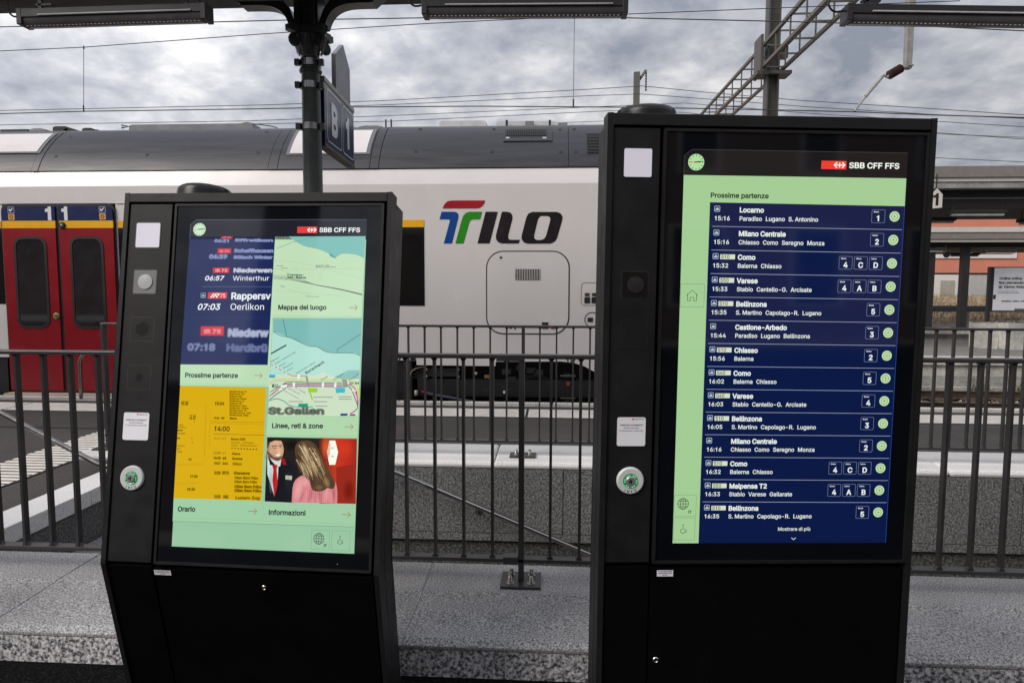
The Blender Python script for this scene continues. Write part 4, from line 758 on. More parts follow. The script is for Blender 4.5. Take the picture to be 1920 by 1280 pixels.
# ================================================================== tracks
trk = S('track_bed', MB().box(-60, 60, 11.0, 15.0, -.86, -.78, BALL))
src = MB().box(-.12, .12, 12.2, 14.5, -.80, -.715, WOODS).obj('sleeper', trk, loc=(1.0, 0, 0))
for k in range(1, 34): inst(src, trk, (1.0+.6*k, 0, 0))
for Y in (12.60, 14.02):
    m = MB(); m.prism([(Y-.06, -.714), (Y+.06, -.714), (Y+.012, -.69), (Y+.012, -.60), (Y+.034, -.585), (Y+.034, -.565), (Y-.034, -.565), (Y-.034, -.585), (Y-.012, -.60), (Y-.012, -.69)], 'x', -60, 60, RAILM)
    m.box(-60, 60, Y-.026, Y+.026, -.5655, -.561, RAILT); m.obj('rail', trk)
for Y in (9.70, 11.15):
    m = MB(); m.box(-60, 60, Y-.035, Y+.035, -.72, -.565, RAILM); m.obj('rail', trk)
# ballast stones where the track shows between the railings
rr = random.Random(11); m = MB()
ico = [(0, 0, 1), (.9, 0, .3), (.28, .85, .35), (-.72, .53, .3), (-.72, -.53, .35), (.28, -.85, .3), (0, 0, -.5)]
icf = [(0, 1, 2), (0, 2, 3), (0, 3, 4), (0, 4, 5), (0, 5, 1), (6, 2, 1), (6, 3, 2), (6, 4, 3), (6, 5, 4), (6, 1, 5)]
for k in range(8200):
    x = rr.uniform(2.5, 16); Y = rr.uniform(10.4, 14.95)
    if abs(Y-12.6) < .06 or abs(Y-14.02) < .06: continue
    s_ = rr.uniform(.018, .042); r_ = Euler((rr.uniform(0, 3), rr.uniform(0, 3), rr.uniform(0, 6))).to_matrix()
    z = -.775+rr.random()*.04 if 12.3 < Y < 14.4 else -.765+rr.random()*.03
    m.add([r_ @ Vector((a_[0]*s_, a_[1]*s_*rr.uniform(.7, 1.1), a_[2]*s_*.8))+Vector((x, Y, z)) for a_ in ico], icf, STONE)
m.obj('ballast', kind='stuff')
# ---- platform across the tracks
p2 = S('opposite_platform', MB().box(2, 45, 15.12, 19.4, -.85, -.002, mat('grey_paving', (.20, .195, .19), .85, var=.2, vs=3, bump=.2, bs=80)))
x = 3.0
while x < 30:
    MB().box(x+.005, x+1.995, 15.04, 15.40, -.16, .004, CONCL).obj('edge_stone', p2, bevel=.006)
    MB().box(x+.01, x+1.99, 15.09, 15.118, -.80, -.40, CONC).obj('face_panel', p2); x += 2.0
MB().box(3, 32, 14.90, 15.10, -.86, -.62, CONC).obj('cable_trough', p2)
MB().box(2, 45, 15.105, 15.119, -.40, -.16, CONCL).obj('face_band', p2)
p3 = S('outer_platform', MB().box(2, 60, 24.85, 29.5, -.85, -.003, mat('grey_paving', (.20, .195, .19), .85)))
MB().box(2, 60, 24.70, 25.05, -.14, .003, CONCL).obj('edge_stone', p3); MB().box(2, 60, 24.83, 24.849, -.85, -.14, CONC).obj('face_band', p3)
m = MB(); m.box(2, 60, 19.4, 24.7, -.86, -.77, BALL); S('second_track_bed', m)
# weeds against the trough
rr = random.Random(5); wg = mat('dry_weed', (.10, .12, .04), .8); 
for cx in (7.45, 9.0, 9.9):
    m = MB()
    for k in range(60):
        x = cx+rr.gauss(0, .08); Y = 14.88+rr.uniform(-.05, .02); z0 = -.70; hh = rr.uniform(.08, .26); dx = rr.gauss(0, .07)
        m.add([(x-.006, Y, z0), (x+.006, Y, z0), (x+dx*.6+.012, Y-.03, z0+hh*.7), (x+dx, Y-.05, z0+hh)], [(0, 1, 2), (0, 2, 3)], wg)
    tag(m.obj('weed'), {7.45: 'leftmost dry weed clump against the trough beyond the rails', 9.0: 'middle dry weed clump against the trough beyond the rails', 9.9: 'rightmost dry weed clump against the trough beyond the rails'}[cx], 'plant', 'weed clumps beside the far rail')
# two canopies on the far platforms
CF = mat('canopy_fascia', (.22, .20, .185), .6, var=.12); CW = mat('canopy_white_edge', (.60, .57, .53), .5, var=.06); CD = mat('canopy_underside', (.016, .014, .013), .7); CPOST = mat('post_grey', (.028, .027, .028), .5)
cn = thing('platform_canopy', 'grey station canopy over the opposite platform, the upper roof edge in view', 'canopy', (12, 16, 0))
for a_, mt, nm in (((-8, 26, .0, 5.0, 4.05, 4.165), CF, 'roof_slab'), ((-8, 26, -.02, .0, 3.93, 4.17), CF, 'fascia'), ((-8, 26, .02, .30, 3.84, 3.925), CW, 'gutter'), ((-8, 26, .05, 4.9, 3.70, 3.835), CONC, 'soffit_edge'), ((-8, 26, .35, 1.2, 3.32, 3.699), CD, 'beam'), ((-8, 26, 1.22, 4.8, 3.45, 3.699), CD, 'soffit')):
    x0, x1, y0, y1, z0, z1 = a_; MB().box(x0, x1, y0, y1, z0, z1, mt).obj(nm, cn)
for x in (-5.2, 12): MB().box(x-.12, x+.12, 1.6, 1.84, -.002, 3.45, CPOST).obj('post', cn)
m = MB(); m.box(-8, 26, .33, .345, 3.50, 3.515, GALV); m.box(-8, 26, .33, .345, 3.56, 3.572, WIREM); m.obj('conduit', cn)
def strip_lamp(label, px0, px1, py, Y, grp):
    a0, a1 = atY(px0, py, Y), atY(px1, py, Y); L = a1.x-a0.x
    t = thing('strip_lamp', label, 'lamp', (a0.x, Y, a0.z), 0, grp)
    MB().box(0, L, -.07, .07, -.03, .05, CD).obj('housing', t, bevel=.01); MB().box(.05, L-.05, -.05, .05, -.085, -.031, mat('lamp_cover', (.35, .35, .34), .3)).obj('diffuser', t, bevel=.01)
    return t, L
t, L = strip_lamp('long strip lamp under the upper far canopy, with a bright glint', 1779, 1886, 398, 16.25, 'strip lamps under the far canopies')
for x in (.1, L-.1): MB().box(x-.008, x+.008, -.01, .01, .05, .30, CD).obj('hanger', t)
t, L = strip_lamp('strip lamp under the upper far canopy, cut off by the tall kiosk', 1700, 1791, 412, 17.4, 'strip lamps under the far canopies')
MB().box(L-.12, L-.10, -.01, .01, .05, .45, CD).obj('hanger', t)
t, L = strip_lamp('strip lamp under the upper far canopy at the right edge of the picture', 1908, 2010, 415, 17.4, 'strip lamps under the far canopies')
MB().box(.08, .10, -.01, .01, .05, .45, CD).obj('hanger', t)
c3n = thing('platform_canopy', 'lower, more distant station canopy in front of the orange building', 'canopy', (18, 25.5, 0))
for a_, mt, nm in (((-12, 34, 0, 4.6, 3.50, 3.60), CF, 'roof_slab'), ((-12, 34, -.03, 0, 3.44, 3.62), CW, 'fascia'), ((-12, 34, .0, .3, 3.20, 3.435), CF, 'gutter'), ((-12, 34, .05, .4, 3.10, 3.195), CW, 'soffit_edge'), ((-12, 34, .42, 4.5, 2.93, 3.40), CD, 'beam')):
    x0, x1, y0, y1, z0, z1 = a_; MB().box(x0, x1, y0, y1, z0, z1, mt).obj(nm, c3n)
for x in (15.0-18, 13.78-18, 17.6-18+3, 9.2-18):
    MB().box(x-.12, x+.12, .5, .74, .0, 2.93, CPOST).obj('post', c3n); MB().box(x-.25, x+.25, .40, .84, .0, .02, CPOST).obj('post_base', c3n)
for lb, x0, x1, y, Y in (('strip lamp under the lower far canopy, left of its post', 1700, 1771, 468, 25.2), ('strip lamp under the lower far canopy, behind its post', 1781, 1836, 477, 27.5), ('strip lamp under the lower far canopy, right of its post', 1846, 1905, 471, 25.2)):
    strip_lamp(lb, x0, x1, y, Y, 'strip lamps under the far canopies')
sp = atY(1773, 475, 25.0); t = thing('loudspeaker', 'small dark loudspeaker hanging under the lower far canopy', 'loudspeaker', tuple(sp))
MB().lathe([(.05, -.12), (.07, -.1), (.13, .1), (.12, .12), (.001, .10)], CD, (0, 0, 0), 16, Matrix.Rotation(radians(110), 4, 'X')).obj('horn', t, smooth=40); MB().box(-.01, .01, -.01, .01, .1, .3, CD).obj('hanger', t)
# number sign: white pentagon with 1
sg = thing('track_sign', 'white house-shaped track sign with a black 1 under the far canopy', 'sign', (8.44, 15.9, 3.44))
m = MB(); m.prism([(-.115, -.21), (.125, -.19), (.125, .10), (.0, .235), (-.115, .10)], 'y', -.03, .03, prt('sign_white', 214, 210, 200)); m.obj('panel', sg)
m = MB(); m.prism([(-.125, -.22), (.135, -.2), (.135, .105), (.0, .25), (-.125, .105)], 'y', -.025, .035, CPOST); m.obj('frame', sg)
m = MB(); text(m, '1', lambda x, z: (x, -.0315, z), .0, -.13, .24, INK, .03, None, 'c'); m.obj('lettering', sg)
MB().box(-.01, .01, -.01, .01, .2, .55, CPOST).obj('hanger', sg)
# planters, billboard, bin
pl1 = thing('concrete_planter', 'pale square concrete block planter left of the billboard post', 'planter', (10.63, 17.55, 0))
m = MB(); m.prism([(-.21, 0), (.21, 0), (.24, .62), (-.24, .62)], 'y', -.2, .2, CONCL); m.obj('block', pl1, bevel=.012)
m = MB(); m.box(-.19, .19, -.16, .16, .60, .625, mat('soil', (.03, .025, .02), .9)); m.obj('soil', pl1)
pl2 = thing('concrete_planter', 'concrete planter with dry twigs just right of the billboard post', 'planter', (11.10, 17.30, 0), radians(12))
m = MB(); m.prism([(-.20, 0), (.20, 0), (.24, .63), (-.24, .63)], 'y', -.2, .2, CONCL); m.obj('block', pl2, bevel=.012)
m = MB(); rr = random.Random(3)
for k in range(40):
    x, Y = rr.uniform(-.18, .15), rr.uniform(-.15, .15); m.tube([(x, Y, .62), (x+rr.gauss(0, .04), Y, .70), (x+rr.gauss(0, .08), Y, .70+rr.random()*.12)], .003, WOODS, 3)
m.obj('twigs', pl2)
bn = thing('utility_cabinet', 'low dark perforated cabinet under the billboard', 'cabinet', (11.95, 18.0, 0))
MB().box(-.62, .9, -.2, .2, .0, .62, mat('cabinet_grey', (.07, .07, .075), .5)).obj('body', bn, bevel=.02)
m = MB()
for i in range(9):
    for j in range(3): m.flat([circ(-.5+i*.15, .14+j*.16, .05, 10)], lambda x, z: (x, -.202, z), mat('cabinet_hole', (.012, .012, .013), .7))
m.obj('perforation', bn); MB().box(-.64, .92, -.22, .22, .621, .65, GALV).obj('lid', bn)
bb = thing('billboard', 'white advertising billboard on a dark post on the opposite platform', 'billboard', (10.84, 17.8, 0))
MB().box(-.035, .035, -.04, .04, 0, 2.0, CPOST).obj('post', bb); MB().box(1.9, 1.97, -.04, .04, 0, 2.0, CPOST).obj('post', bb)
MB().box(.036, 1.899, -.05, .03, .88, 2.0, CPOST).obj('frame', bb); MB().box(.08, 1.86, -.06, -.051, .92, 1.975, prt('poster_white', 232, 234, 240, .35)).obj('poster', bb)
m = MB(); q = lambda x, z: (x, -.0615, z)
for s_, x, z, c_, w_ in (('Ordine online.', .20, 1.685, .062, .02), ('Non pervenuto.', .19, 1.580, .062, .02), ('Danno rimborsato.', .32, 1.478, .062, .02), ('semplice. chiaro. svizzero.', .28, 1.135, .040, .02), ('Con assicurazione giuridica per clienti privati', .18, 1.395, .016, 0), ('La soluzione adatta ai vostri acquisti', .18, 1.350, .022, .01)):
    text(m, s_, q, x, z, c_, prt('poster_ink', 22, 24, 28), w_+.012)
m.flat([rrect(.19, 1.46, .285, 1.545, .01, 2)], q, prt('poster_grey', 150, 156, 166)); text(m, '>', lambda x, z: (x, -.0625, z), .215, 1.478, .05, prt('poster_ink', 40, 44, 50), .03)
m.flat([[(.08, 1.20), (.14, 1.20), (.14, 1.31), (.08, 1.31)]], q, prt('poster_dark', 50, 46, 42)); m.flat([[(.60, .925), (.95, .925), (.95, .965), (.60, .965)]], q, prt('poster_brown', 80, 60, 50))
m.obj('lettering', bb)
# embankment, guard rail, building
rr = random.Random(9); nx, ny = 120, 12; m = MB(); vs = []
for j in range(ny):
    for i in range(nx):
        x = 2+i*.5; t = j/(ny-1); vs.append((x, 30.5+t*4.2, -.3+1.35*t**.8+rr.uniform(-.05, .05)))
m.add(vs, [(j*nx+i, j*nx+i+1, (j+1)*nx+i+1, (j+1)*nx+i) for j in range(ny-1) for i in range(nx-1)], mat('dry_grass_bank', (.30, .24, .16), .95, var=.45, vs=3, bump=1, bs=6, stretch=(1, 1, 3)))
S('embankment', m, smooth=60)
m = MB(); rr = random.Random(2); gm = mat('dry_grass', (.40, .32, .21), .9, var=.3)
for k in range(9000):
    x = rr.uniform(14, 32); t = rr.random(); Y = 30.5+t*4.2; z = -.3+1.35*t**.8; a_ = rr.gauss(0, .08); hh = rr.uniform(.08, .24)
    m.add([(x-.012, Y, z), (x+.012, Y, z), (x+a_, Y-.05, z+hh)], [(0, 1, 2)], gm)
m.obj('dry_grass', kind='stuff')
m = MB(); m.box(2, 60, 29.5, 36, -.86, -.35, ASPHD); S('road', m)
gr = thing('guard_rail', 'galvanised roadside guard rail along the dry grass bank', 'guard rail', (16, 30.2, 0))
m = MB(); m.prism([(-.02, .44), (-.05, .50), (-.02, .56), (-.05, .64), (-.02, .70), (.0, .70), (-.03, .64), (.0, .56), (-.03, .50), (.0, .44)], 'x', -14, 30, mat('guard_rail_metal', (.24, .26, .30), .5)); m.obj('rail', gr)
for k in range(12): MB().box(-11.2+k*3.2-.06, -11.2+k*3.2+.06, .01, .07, -.35, .62, mat('rail_post_pale', (.6, .57, .5), .6)).obj('post', gr)
ORG = mat('orange_plaster', (.62, .225, .155), .85, var=.06, vs=1.2, bump=.1, bs=40); WSILL = mat('white_band', (.72, .69, .66), .7, var=.05); BG = mat('building_glass', (.02, .024, .028), .06, var=.3)
bl = thing('building', 'orange rendered building with white bands behind the far platforms', 'building', (20, 36, 0))
MB().box(-18, 14, 0, 10, 2.2, 6.6, ORG).obj('wall', bl); MB().box(-18, 14, .01, 10, -.4, 2.13, mat('pale_plaster', (.46, .455, .44), .8, var=.08)).obj('ground_floor_wall', bl); MB().box(-18, 14, -.02, 0.2, 2.131, 2.199, INK).obj('dark_seam', bl)  # dark strip between the ground floor and the orange wall
MB().box(-18.3, 14.3, -.4, 10.3, 6.6, 6.8, CF).obj('roof', bl)
for z0, z1, zs in ((3.12, 3.62, 2.93), (5.32, 6.3, 5.05)):
    MB().box(-18, 2.98, -.06, .0, zs, z0, WSILL).obj('sill_band', bl)
    MB().box(2.99, 3.14, -.07, .0, zs, z1+.05, WSILL).obj('reveal', bl)
    xs = [-9, -6.4, -3.8, -2.9, -1.2, .95, 2.98] if zs < 4 else [-9, -6, -3.2, -.9, .9, 2.98]
    for x0, x1 in zip(xs, xs[1:]):
        w = MB().box(x0+.06, x1-.06, -.02, .004, z0+.03, z1, mat('window_frame_dark', (.04, .04, .04), .5)).obj('window', bl)
        MB().box(x0+.11, x1-.11, -.03, -.021, z0+.08, z1-.05, BG).obj('pane', w)
        if x1-x0 > 1.2: MB().box((x0+x1)/2-.03, (x0+x1)/2+.03, -.045, -.031, z0+.05, z1-.02, WSILL if zs > 4 else CPOST).obj('mullion', w)
MB().box(3.6, 3.64, -.01, 0, 2.2, 2.95, INK).obj('wall_joint', bl)
dr_ = MB().box(-.75, .42, -.05, .008, -.3, 2.10, WSILL).obj('door_frame', bl); MB().box(-.48, .22, -.07, -.051, -.3, 1.82, mat('door_beige', (.40, .37, .31), .7)).obj('door_leaf', dr_)
MB().box(-1.9, -.85, -.03, .009, .2, 2.05, mat('window_frame_dark', (.04, .04, .04), .5)).obj('ground_floor_window', bl)
for x in (.43, 2.3, 4.2): MB().box(x-.01, x+.01, .0, .0095, -.3, 2.1, CF).obj('panel_joint', bl)

# ================================================================== masts, gantry and wires
def wire(label, pts, r=.006, grp='overhead line wires above the tracks', drops=()):
    t = thing('overhead_wire', label, 'wire', (0, 0, 0), 0, grp)
    m = MB(); m.tube([tuple(atY(x, y, Y)) for x, y, Y in pts], r, WIREM, 5); m.obj('strand', t)
    for (x0, y0, x1, y1, Y) in drops:
        m = MB(); a0, a1 = atY(x0, y0, Y), atY(x1, y1, Y); m.tube([tuple(a0), tuple(a1)], .0045, WIREM, 5); m.tube([a1+Vector((0, 0, -.01)), a1+Vector((0, 0, .09))], .012, WIREM, 6); m.tube([a0+Vector((0, 0, -.03)), a0+Vector((0, 0, .02))], .011, WIREM, 6); m.obj('dropper', t)
    return t
Y1 = 10.45
wire('topmost wire, running across behind the strip lights', [(-200, 55, Y1), (0, 51, Y1), (390, 42, Y1), (545, 38, Y1), (795, 34, Y1), (1175, 34, Y1), (1520, 42, Y1), (1700, 48, Y1), (2000, 62, Y1)], .0085)
wire('messenger wire rising to the right, with two thin droppers', [(-200, 110, Y1), (0, 96, Y1), (157, 89, Y1), (480, 65, Y1), (545, 60.5, Y1), (795, 45, Y1), (1100, 30, Y1), (1520, 13, Y1), (1800, 2, Y1)], .0065)
wire('black contact wire low over the train roof', [(-200, 218, Y1), (0, 213.5, Y1), (157, 209, Y1), (480, 204.5, Y1), (656, 201, Y1), (900, 199.5, Y1), (1187, 201.5, Y1), (1430, 206, Y1), (1603, 210, Y1), (1750, 216, Y1), (2000, 223, Y1)], .0085, drops=[(157, 89, 157, 209, Y1), (1077, 32, 1075, 198, Y1)])
Yb = 22.9
wire('far wire meeting the top of the small concrete mast', [(-150, 212, 20), (0, 207.5, 20), (500, 197, 21), (720, 189, 22), (1100, 168, Yb), (1204, 161.5, Yb), (1319, 173, Yb), (1500, 188.6, 22), (1730, 203, 21), (2000, 221, 20)], .011)
wire('far wire meeting the lower arm of the small concrete mast', [(540, 203, 21), (720, 197, 22), (1100, 180, Yb), (1200, 176.5, Yb), (1300, 184, Yb), (1520, 201, 22), (1741, 214.5, 21), (2000, 226, 20)], .0105)
wire('far wire just above the contact wire near the tall kiosk', [(-100, 236, 20), (465, 227, 20), (720, 217.5, 22), (1095, 201.5, 24), (1283, 193.5, 25), (1520, 213, 23), (1920, 238, 20), (2000, 243, 20)], .010)
wire('far wire ending behind the domed top of the tall kiosk', [(465, 233, 20), (735, 227.5, 22), (1187, 206, 24), (1290, 212, 24), (1341, 218, 24), (1432, 224, 24), (1754, 249, 22), (2000, 267, 20)], .010)
wire('faint wire low over the pale roof boxes of the train', [(1000, 232, 24), (1064, 230, 24), (1140, 227, 24), (1300, 229, 24), (1760, 251.5, 22), (2000, 261, 22)], .009)
wire('lowest wire, just above the far canopy roof', [(1600, 288, 20), (1753, 296, 20), (1920, 304, 20), (2050, 310, 20)], .009)
MAST = mat('galvanised_mast', (.085, .080, .072), .5, metal=.35, var=.2, vs=3)
def hbeam(m, x, y, z0, z1, w, mt):
    t = w*.14
    m.box(x-w/2, x-w/2+t, y-w/2, y+w/2, z0, z1, mt); m.box(x+w/2-t, x+w/2, y-w/2, y+w/2, z0, z1, mt); m.box(x-w/2+t, x+w/2-t, y-t/2, y+t/2, z0, z1, mt)
ms = thing('catenary_mast', 'tall grey steel mast carrying the lattice gantry above the tall kiosk', 'mast', (5.38, 17.9, -.8))
m = MB(); hbeam(m, 0, 0, 0, 10.6, .30, MAST); m.obj('column', ms)
gx = 5.38
m = MB(); m.box(-.42, .42, -.25, .25, 7.52, 7.60, MAST); m.box(-.36, -.30, -.3, .3, 7.5, 8.45, MAST); m.obj('gantry_bracket', ms)
m = MB(); m.box(.18, .36, -.1, .1, 7.95, 8.22, DARKMET); m.obj('switch_box', ms)
gt = thing('lattice_gantry', 'square lattice steel beam crossing high over the tracks towards the mast', 'gantry', (gx, 17.9, 6.9))
LAT = mat('gantry_steel', (.115, .105, .088), .5, metal=.3, var=.2, vs=3); wd_ = .27; ht = .52
chord = [(-wd_, 0), (wd_, 0), (-wd_, ht), (wd_, ht)]
# chords in two lengths: near part rises slightly towards the camera, far part runs away behind the mast
def gpt(c, Y):
    return Vector((c[0]-.0*(Y), Y, c[1]+(0.0 if Y < 0 else .012*Y)))
for c in chord:
    m = MB(); m.beam(gpt(c, -9.0), gpt(c, -.02), .075, .075, LAT); m.obj('chord', gt); m = MB(); m.beam(gpt(c, .02), gpt(c, 13.5), .07, .07, LAT); m.obj('chord', gt)
k = -9.0
while k < 13.4:
    for ax, (c0, c1) in enumerate(((chord[0], chord[2]), (chord[1], chord[3]), (chord[0], chord[1]), (chord[2], chord[3]))):
        MB().beam(gpt(c0, k), gpt(c1, k), .030, .035, LAT).obj('lattice_bar', gt)
    k += .98
for Y in (6.5, 10.5):
    m = MB(); m.box(-.04, .04, Y-.04, Y+.04, -.9, 0, LAT); m.tube([(0, Y, -.9), (-.35, Y, -1.0)], .02, GALV, 6); m.obj('drop_post', gt)
# registration arm over the near track
ra = thing('registration_arm', 'hanging drop post with ribbed brown insulator and slanting arm at upper right', 'catenary arm', (5.272, 10.9, 4.78))
m = MB(); m.box(-.055, .055, -.055, .055, .60, 2.2, GALV); m.obj('drop_post', ra, bevel=.006); m = MB(); m.box(-.048, .048, -.048, .048, -.02, .62, GALV); m.obj('drop_tube', ra, bevel=.006)
MB().box(-.065, .065, -.065, .065, .012, .03, GALV).obj('clamp', ra)
T0 = Vector((-.02, -.05, -.02)); T1 = Vector((-.145, -.16, -.095)); T2 = Vector((-.34, -.3, -.235)); 
q0, q1 = atY(1690, 128, 10.8), atY(1666, 142, 10.75); o3 = Vector((5.272, 10.9, 4.78))
m = MB(); d = (q1-q0); R_ = d.to_track_quat('Z', 'Y').to_matrix().to_4x4(); L = d.length
prf = []
for k in range(8): prf += [(.040, L*(k+.1)/8), (.068, L*(k+.5)/8), (.040, L*(k+.9)/8)]
m.lathe(prf, mat('brown_porcelain', (.050, .022, .023), .3), tuple(q0-o3), 14, R_); m.obj('insulator', ra, smooth=25)
m = MB(); m.tube([tuple(atY(1700, 126, 10.85)-o3), tuple(q0-o3)], .03, GALV, 8); m.tube([tuple(q1-o3), tuple(atY(1664, 146, 10.7)-o3), tuple(atY(1657, 141, 10.7)-o3), tuple(atY(1653, 143, 10.7)-o3)], .014, GALV, 6); m.obj('fitting', ra)
m = MB(); m.tube([tuple(atY(1657, 141, 10.7)-o3), tuple(atY(1623, 181, 10.55)-o3)], .024, GALV, 8); m.tube([tuple(atY(1623, 181, 10.55)-o3), tuple(atY(1602, 209, 10.45)-o3)], .015, GALV, 8); m.obj('steady_arm', ra, smooth=50)
# small concrete mast
m2 = thing('line_mast', 'short concrete line mast with two arms left of the gantry', 'mast', (2.745, 24, -.8))
MB().box(-.10, .10, -.10, .10, 0, 9.5, mat('mast_concrete', (.11, .11, .098), .7)).obj('column', m2)
for z in (9.25, 7.8):
    m = MB(); m.beam((.08, 0, z), (.30, -.1, z+.3), .07, .07, MAST); m.obj('arm', m2)
    m = MB()
    for k in range(7): m.lathe([(.02, 0), (.035, .04), (.02, .08)], WIREM, (.30, -.1, z+.24-.09*(k+1)), 8)
    m.obj('insulator', m2)
m3 = thing('line_mast', 'thin far post just left of the gantry base', 'mast', (3.95, 26.5, -.8))
MB().box(-.03, .03, -.03, .03, 0, 9.0, WIREM).obj('column', m3)
m4 = thing('gantry_leg', 'distant lattice leg under the far end of the gantry', 'mast', (4.95, 31.6, -.8))
m = MB()
for dx in (-.35, .35):
    for dy in (-.2, .2): m.box(dx-.05, dx+.05, dy-.05, dy+.05, 0, 8.35, LAT)
m.obj('leg', m4); m = MB()
for k in range(12): m.box(-.35, .35, -.2, -.16, .5+k*.65, .56+k*.65, LAT)
m.obj('rung', m4)

# ================================================================== near canopy, column, sign, lights
nc = thing('platform_canopy', 'dark edge beam of the canopy overhead along the top of the picture', 'canopy', (0, 5.3, 0))
MB().box(-14, 14, -.06, .06, 3.70, 3.98, CANOPY).obj('edge_beam', nc); MB().box(-14, 14, -.9, .9, 3.985, 4.05, CANOPY).obj('roof', nc)
for k in range(9): MB().box(-12+3*k-.06, -12+3*k+.06, -.85, -.07, 3.80, 3.984, CANOPY).obj('rafter', nc)
co = thing('iron_column', 'cast iron column with scrolled capital and curved brackets above the left kiosk', 'column', (-2.13, 6.0, 0))
m = MB(); m.lathe([(.11, 0), (.11, .3), (.086, .34), (.084, 2.6), (.079, 3.18)], DARKMET, n=28); m.obj('shaft', co, smooth=35)
m = MB(); m.lathe([(.079, 3.18), (.079, 3.34), (.092, 3.345), (.098, 3.36), (.092, 3.375), (.078, 3.38), (.076, 3.44), (.085, 3.445), (.09, 3.455), (.082, 3.465), (.07, 3.47)], DARKMET, n=28); m.obj('neck_ring', co, smooth=35)
m = MB(); m.lathe([(.075, 3.47), (.078, 3.50), (.085, 3.54), (.105, 3.60), (.13, 3.645), (.12, 3.66)], DARKMET, n=28)
for k in range(4):
    t = radians(45+90*k)+radians(8)
    c_ = Vector((cos(t)*.150, sin(t)*.150, 3.585)); ax = Vector((-sin(t), cos(t), 0))
    # volute: spiral ribbon
    rad = Vector((cos(t), sin(t), 0)); sp_ = []
    for j in range(26):
        a_ = radians(100-j*30); r_ = .050*(1-j/29); sp_.append(c_+rad*cos(a_)*r_+Vector((0, 0, 1))*sin(a_)*r_)
    m.tube([tuple(p) for p in sp_], [.018*(1-j/40) for j in range(26)], DARKMET, 6)
    m.tube([tuple(c_-ax*.022), tuple(c_+ax*.022)], .034, DARKMET, 12)
    # acanthus leaves between
    t2 = t+radians(45); r2 = Vector((cos(t2), sin(t2), 0)); 
    lf = [(.085, 3.49, .030), (.112, 3.55, .034), (.128, 3.60, .026), (.150, 3.625, .014), (.146, 3.60, .004)]
    vs = []; ax2 = Vector((-sin(t2), cos(t2), 0))
    for rr_, zz, ww in lf: vs += [r2*rr_+Vector((0, 0, zz))-ax2*ww, r2*(rr_+.014)+Vector((0, 0, zz)), r2*rr_+Vector((0, 0, zz))+ax2*ww]
    m.add([tuple(v) for v in vs], [(3*i, 3*i+1, 3*i+4, 3*i+3) for i in range(4)]+[(3*i+1, 3*i+2, 3*i+5, 3*i+4) for i in range(4)], DARKMET)
m.obj('capital', co, smooth=40)
m = MB(); ab = []
for k in range(4):
    t = radians(45+90*k)+radians(8); tn = radians(90+90*k)+radians(8)
    ab += [(cos(t-.13)*.222, sin(t-.13)*.222), (cos(t+.13)*.222, sin(t+.13)*.222)]+[(cos(tn+d_)*.140, sin(tn+d_)*.140) for d_ in (-.35, 0, .35)]
m.prism(ab, 'z', 3.655, 3.70, DARKMET); m.prism([(x*.9, y*.9) for x, y in ab], 'z', 3.70, 3.715, DARKMET); m.obj('abacus', co, bevel=.004)
m = MB(); m.box(-.105, .105, -.10, .10, 3.715, 4.4, DARKMET)
for s_ in (-1, 1):
    m.box(s_*.065-.02, s_*.065+.02, -.125, -.10, 3.715, 4.4, DARKMET)
m.obj('upper_post', co, bevel=.006)
for s_ in (-1, 1):
    m = MB()
    lo = spline([(.155, 3.717), (.19, 3.80), (.25, 3.86), (.36, 3.895), (.58, 3.900)], 5)
    hi = spline([(.095, 3.717), (.135, 3.83), (.18, 3.90), (.27, 3.965), (.58, 3.985)], 5)
    for (a0, a1), (b0, b1) in zip(zip(lo, lo[1:]), zip(hi, hi[1:])):
        q = [(s_*a0[0], a0[1]), (s_*a1[0], a1[1]), (s_*b1[0], b1[1]), (s_*b0[0], b0[1])]
        m.add([(x, Y, z) for Y in (-.07, .07) for x, z in q], [(0, 1, 2, 3), (7, 6, 5, 4), (0, 4, 5, 1), (3, 2, 6, 7)], DARKMET)
    m.prism([(s_*.57, 3.900), (s_*.66, 3.975), (s_*.66, 4.02), (s_*.57, 4.02)], 'y', -.08, .08, DARKMET)
    m.obj('bracket', co)
# sign held by steel bands
sgn = thing('platform_sign', 'dark blue platform sign with white B and 1 banded to the iron column', 'sign', (-2.13, 6.0, 0), radians(3.5))
XS = .060
m = MB(); m.box(XS-.035, XS+.035, .07, 1.20, 2.765, 3.30, mat('sign_navy', (.006, .012, .055), .16, spec=.25)); m.obj('panel', sgn, bevel=.004)
m = MB(); m.box(XS-.042, XS+.042, .06, 1.21, 3.302, 3.345, GALV); m.box(XS-.042, XS+.042, .06, 1.21, 2.735, 2.764, CPOST); m.obj('frame', sgn, bevel=.003)
m = MB(); q = lambda y, z: (XS+.0385, y, z); wq = prt('sign_white_print', 205, 212, 222, .2)
for y0, y1 in ((.14, .66), (.71, 1.16)): ringface(m, rrect(y0, 2.80, y1, 3.265, .05), rrect(y0+.011, 2.811, y1-.011, 3.254, .042), q, wq)
text(m, 'B', q, .40, 2.90, .26, wq, .04, None, 'c'); text(m, '1', q, .92, 2.90, .26, wq, .045, None, 'c'); m.obj('lettering', sgn)
for z in (3.425, 3.235, 2.885):
    m = MB(); m.lathe([(.088, z-.028), (.092, z-.028), (.092, z+.028), (.088, z+.028)], STEEL, n=26)
    for s_ in (-1, 1): m.box(s_*.105-.020, s_*.105+.020, -.06, -.02, z-.026, z+.026, DARKMET)
    m.obj('band_clamp', sgn, smooth=35)
pg = thing('arrow_sign', 'grey house-shaped panel standing edge-on above the blue platform sign', 'sign', (-2.12, 6.835, 3.346), radians(3.5))
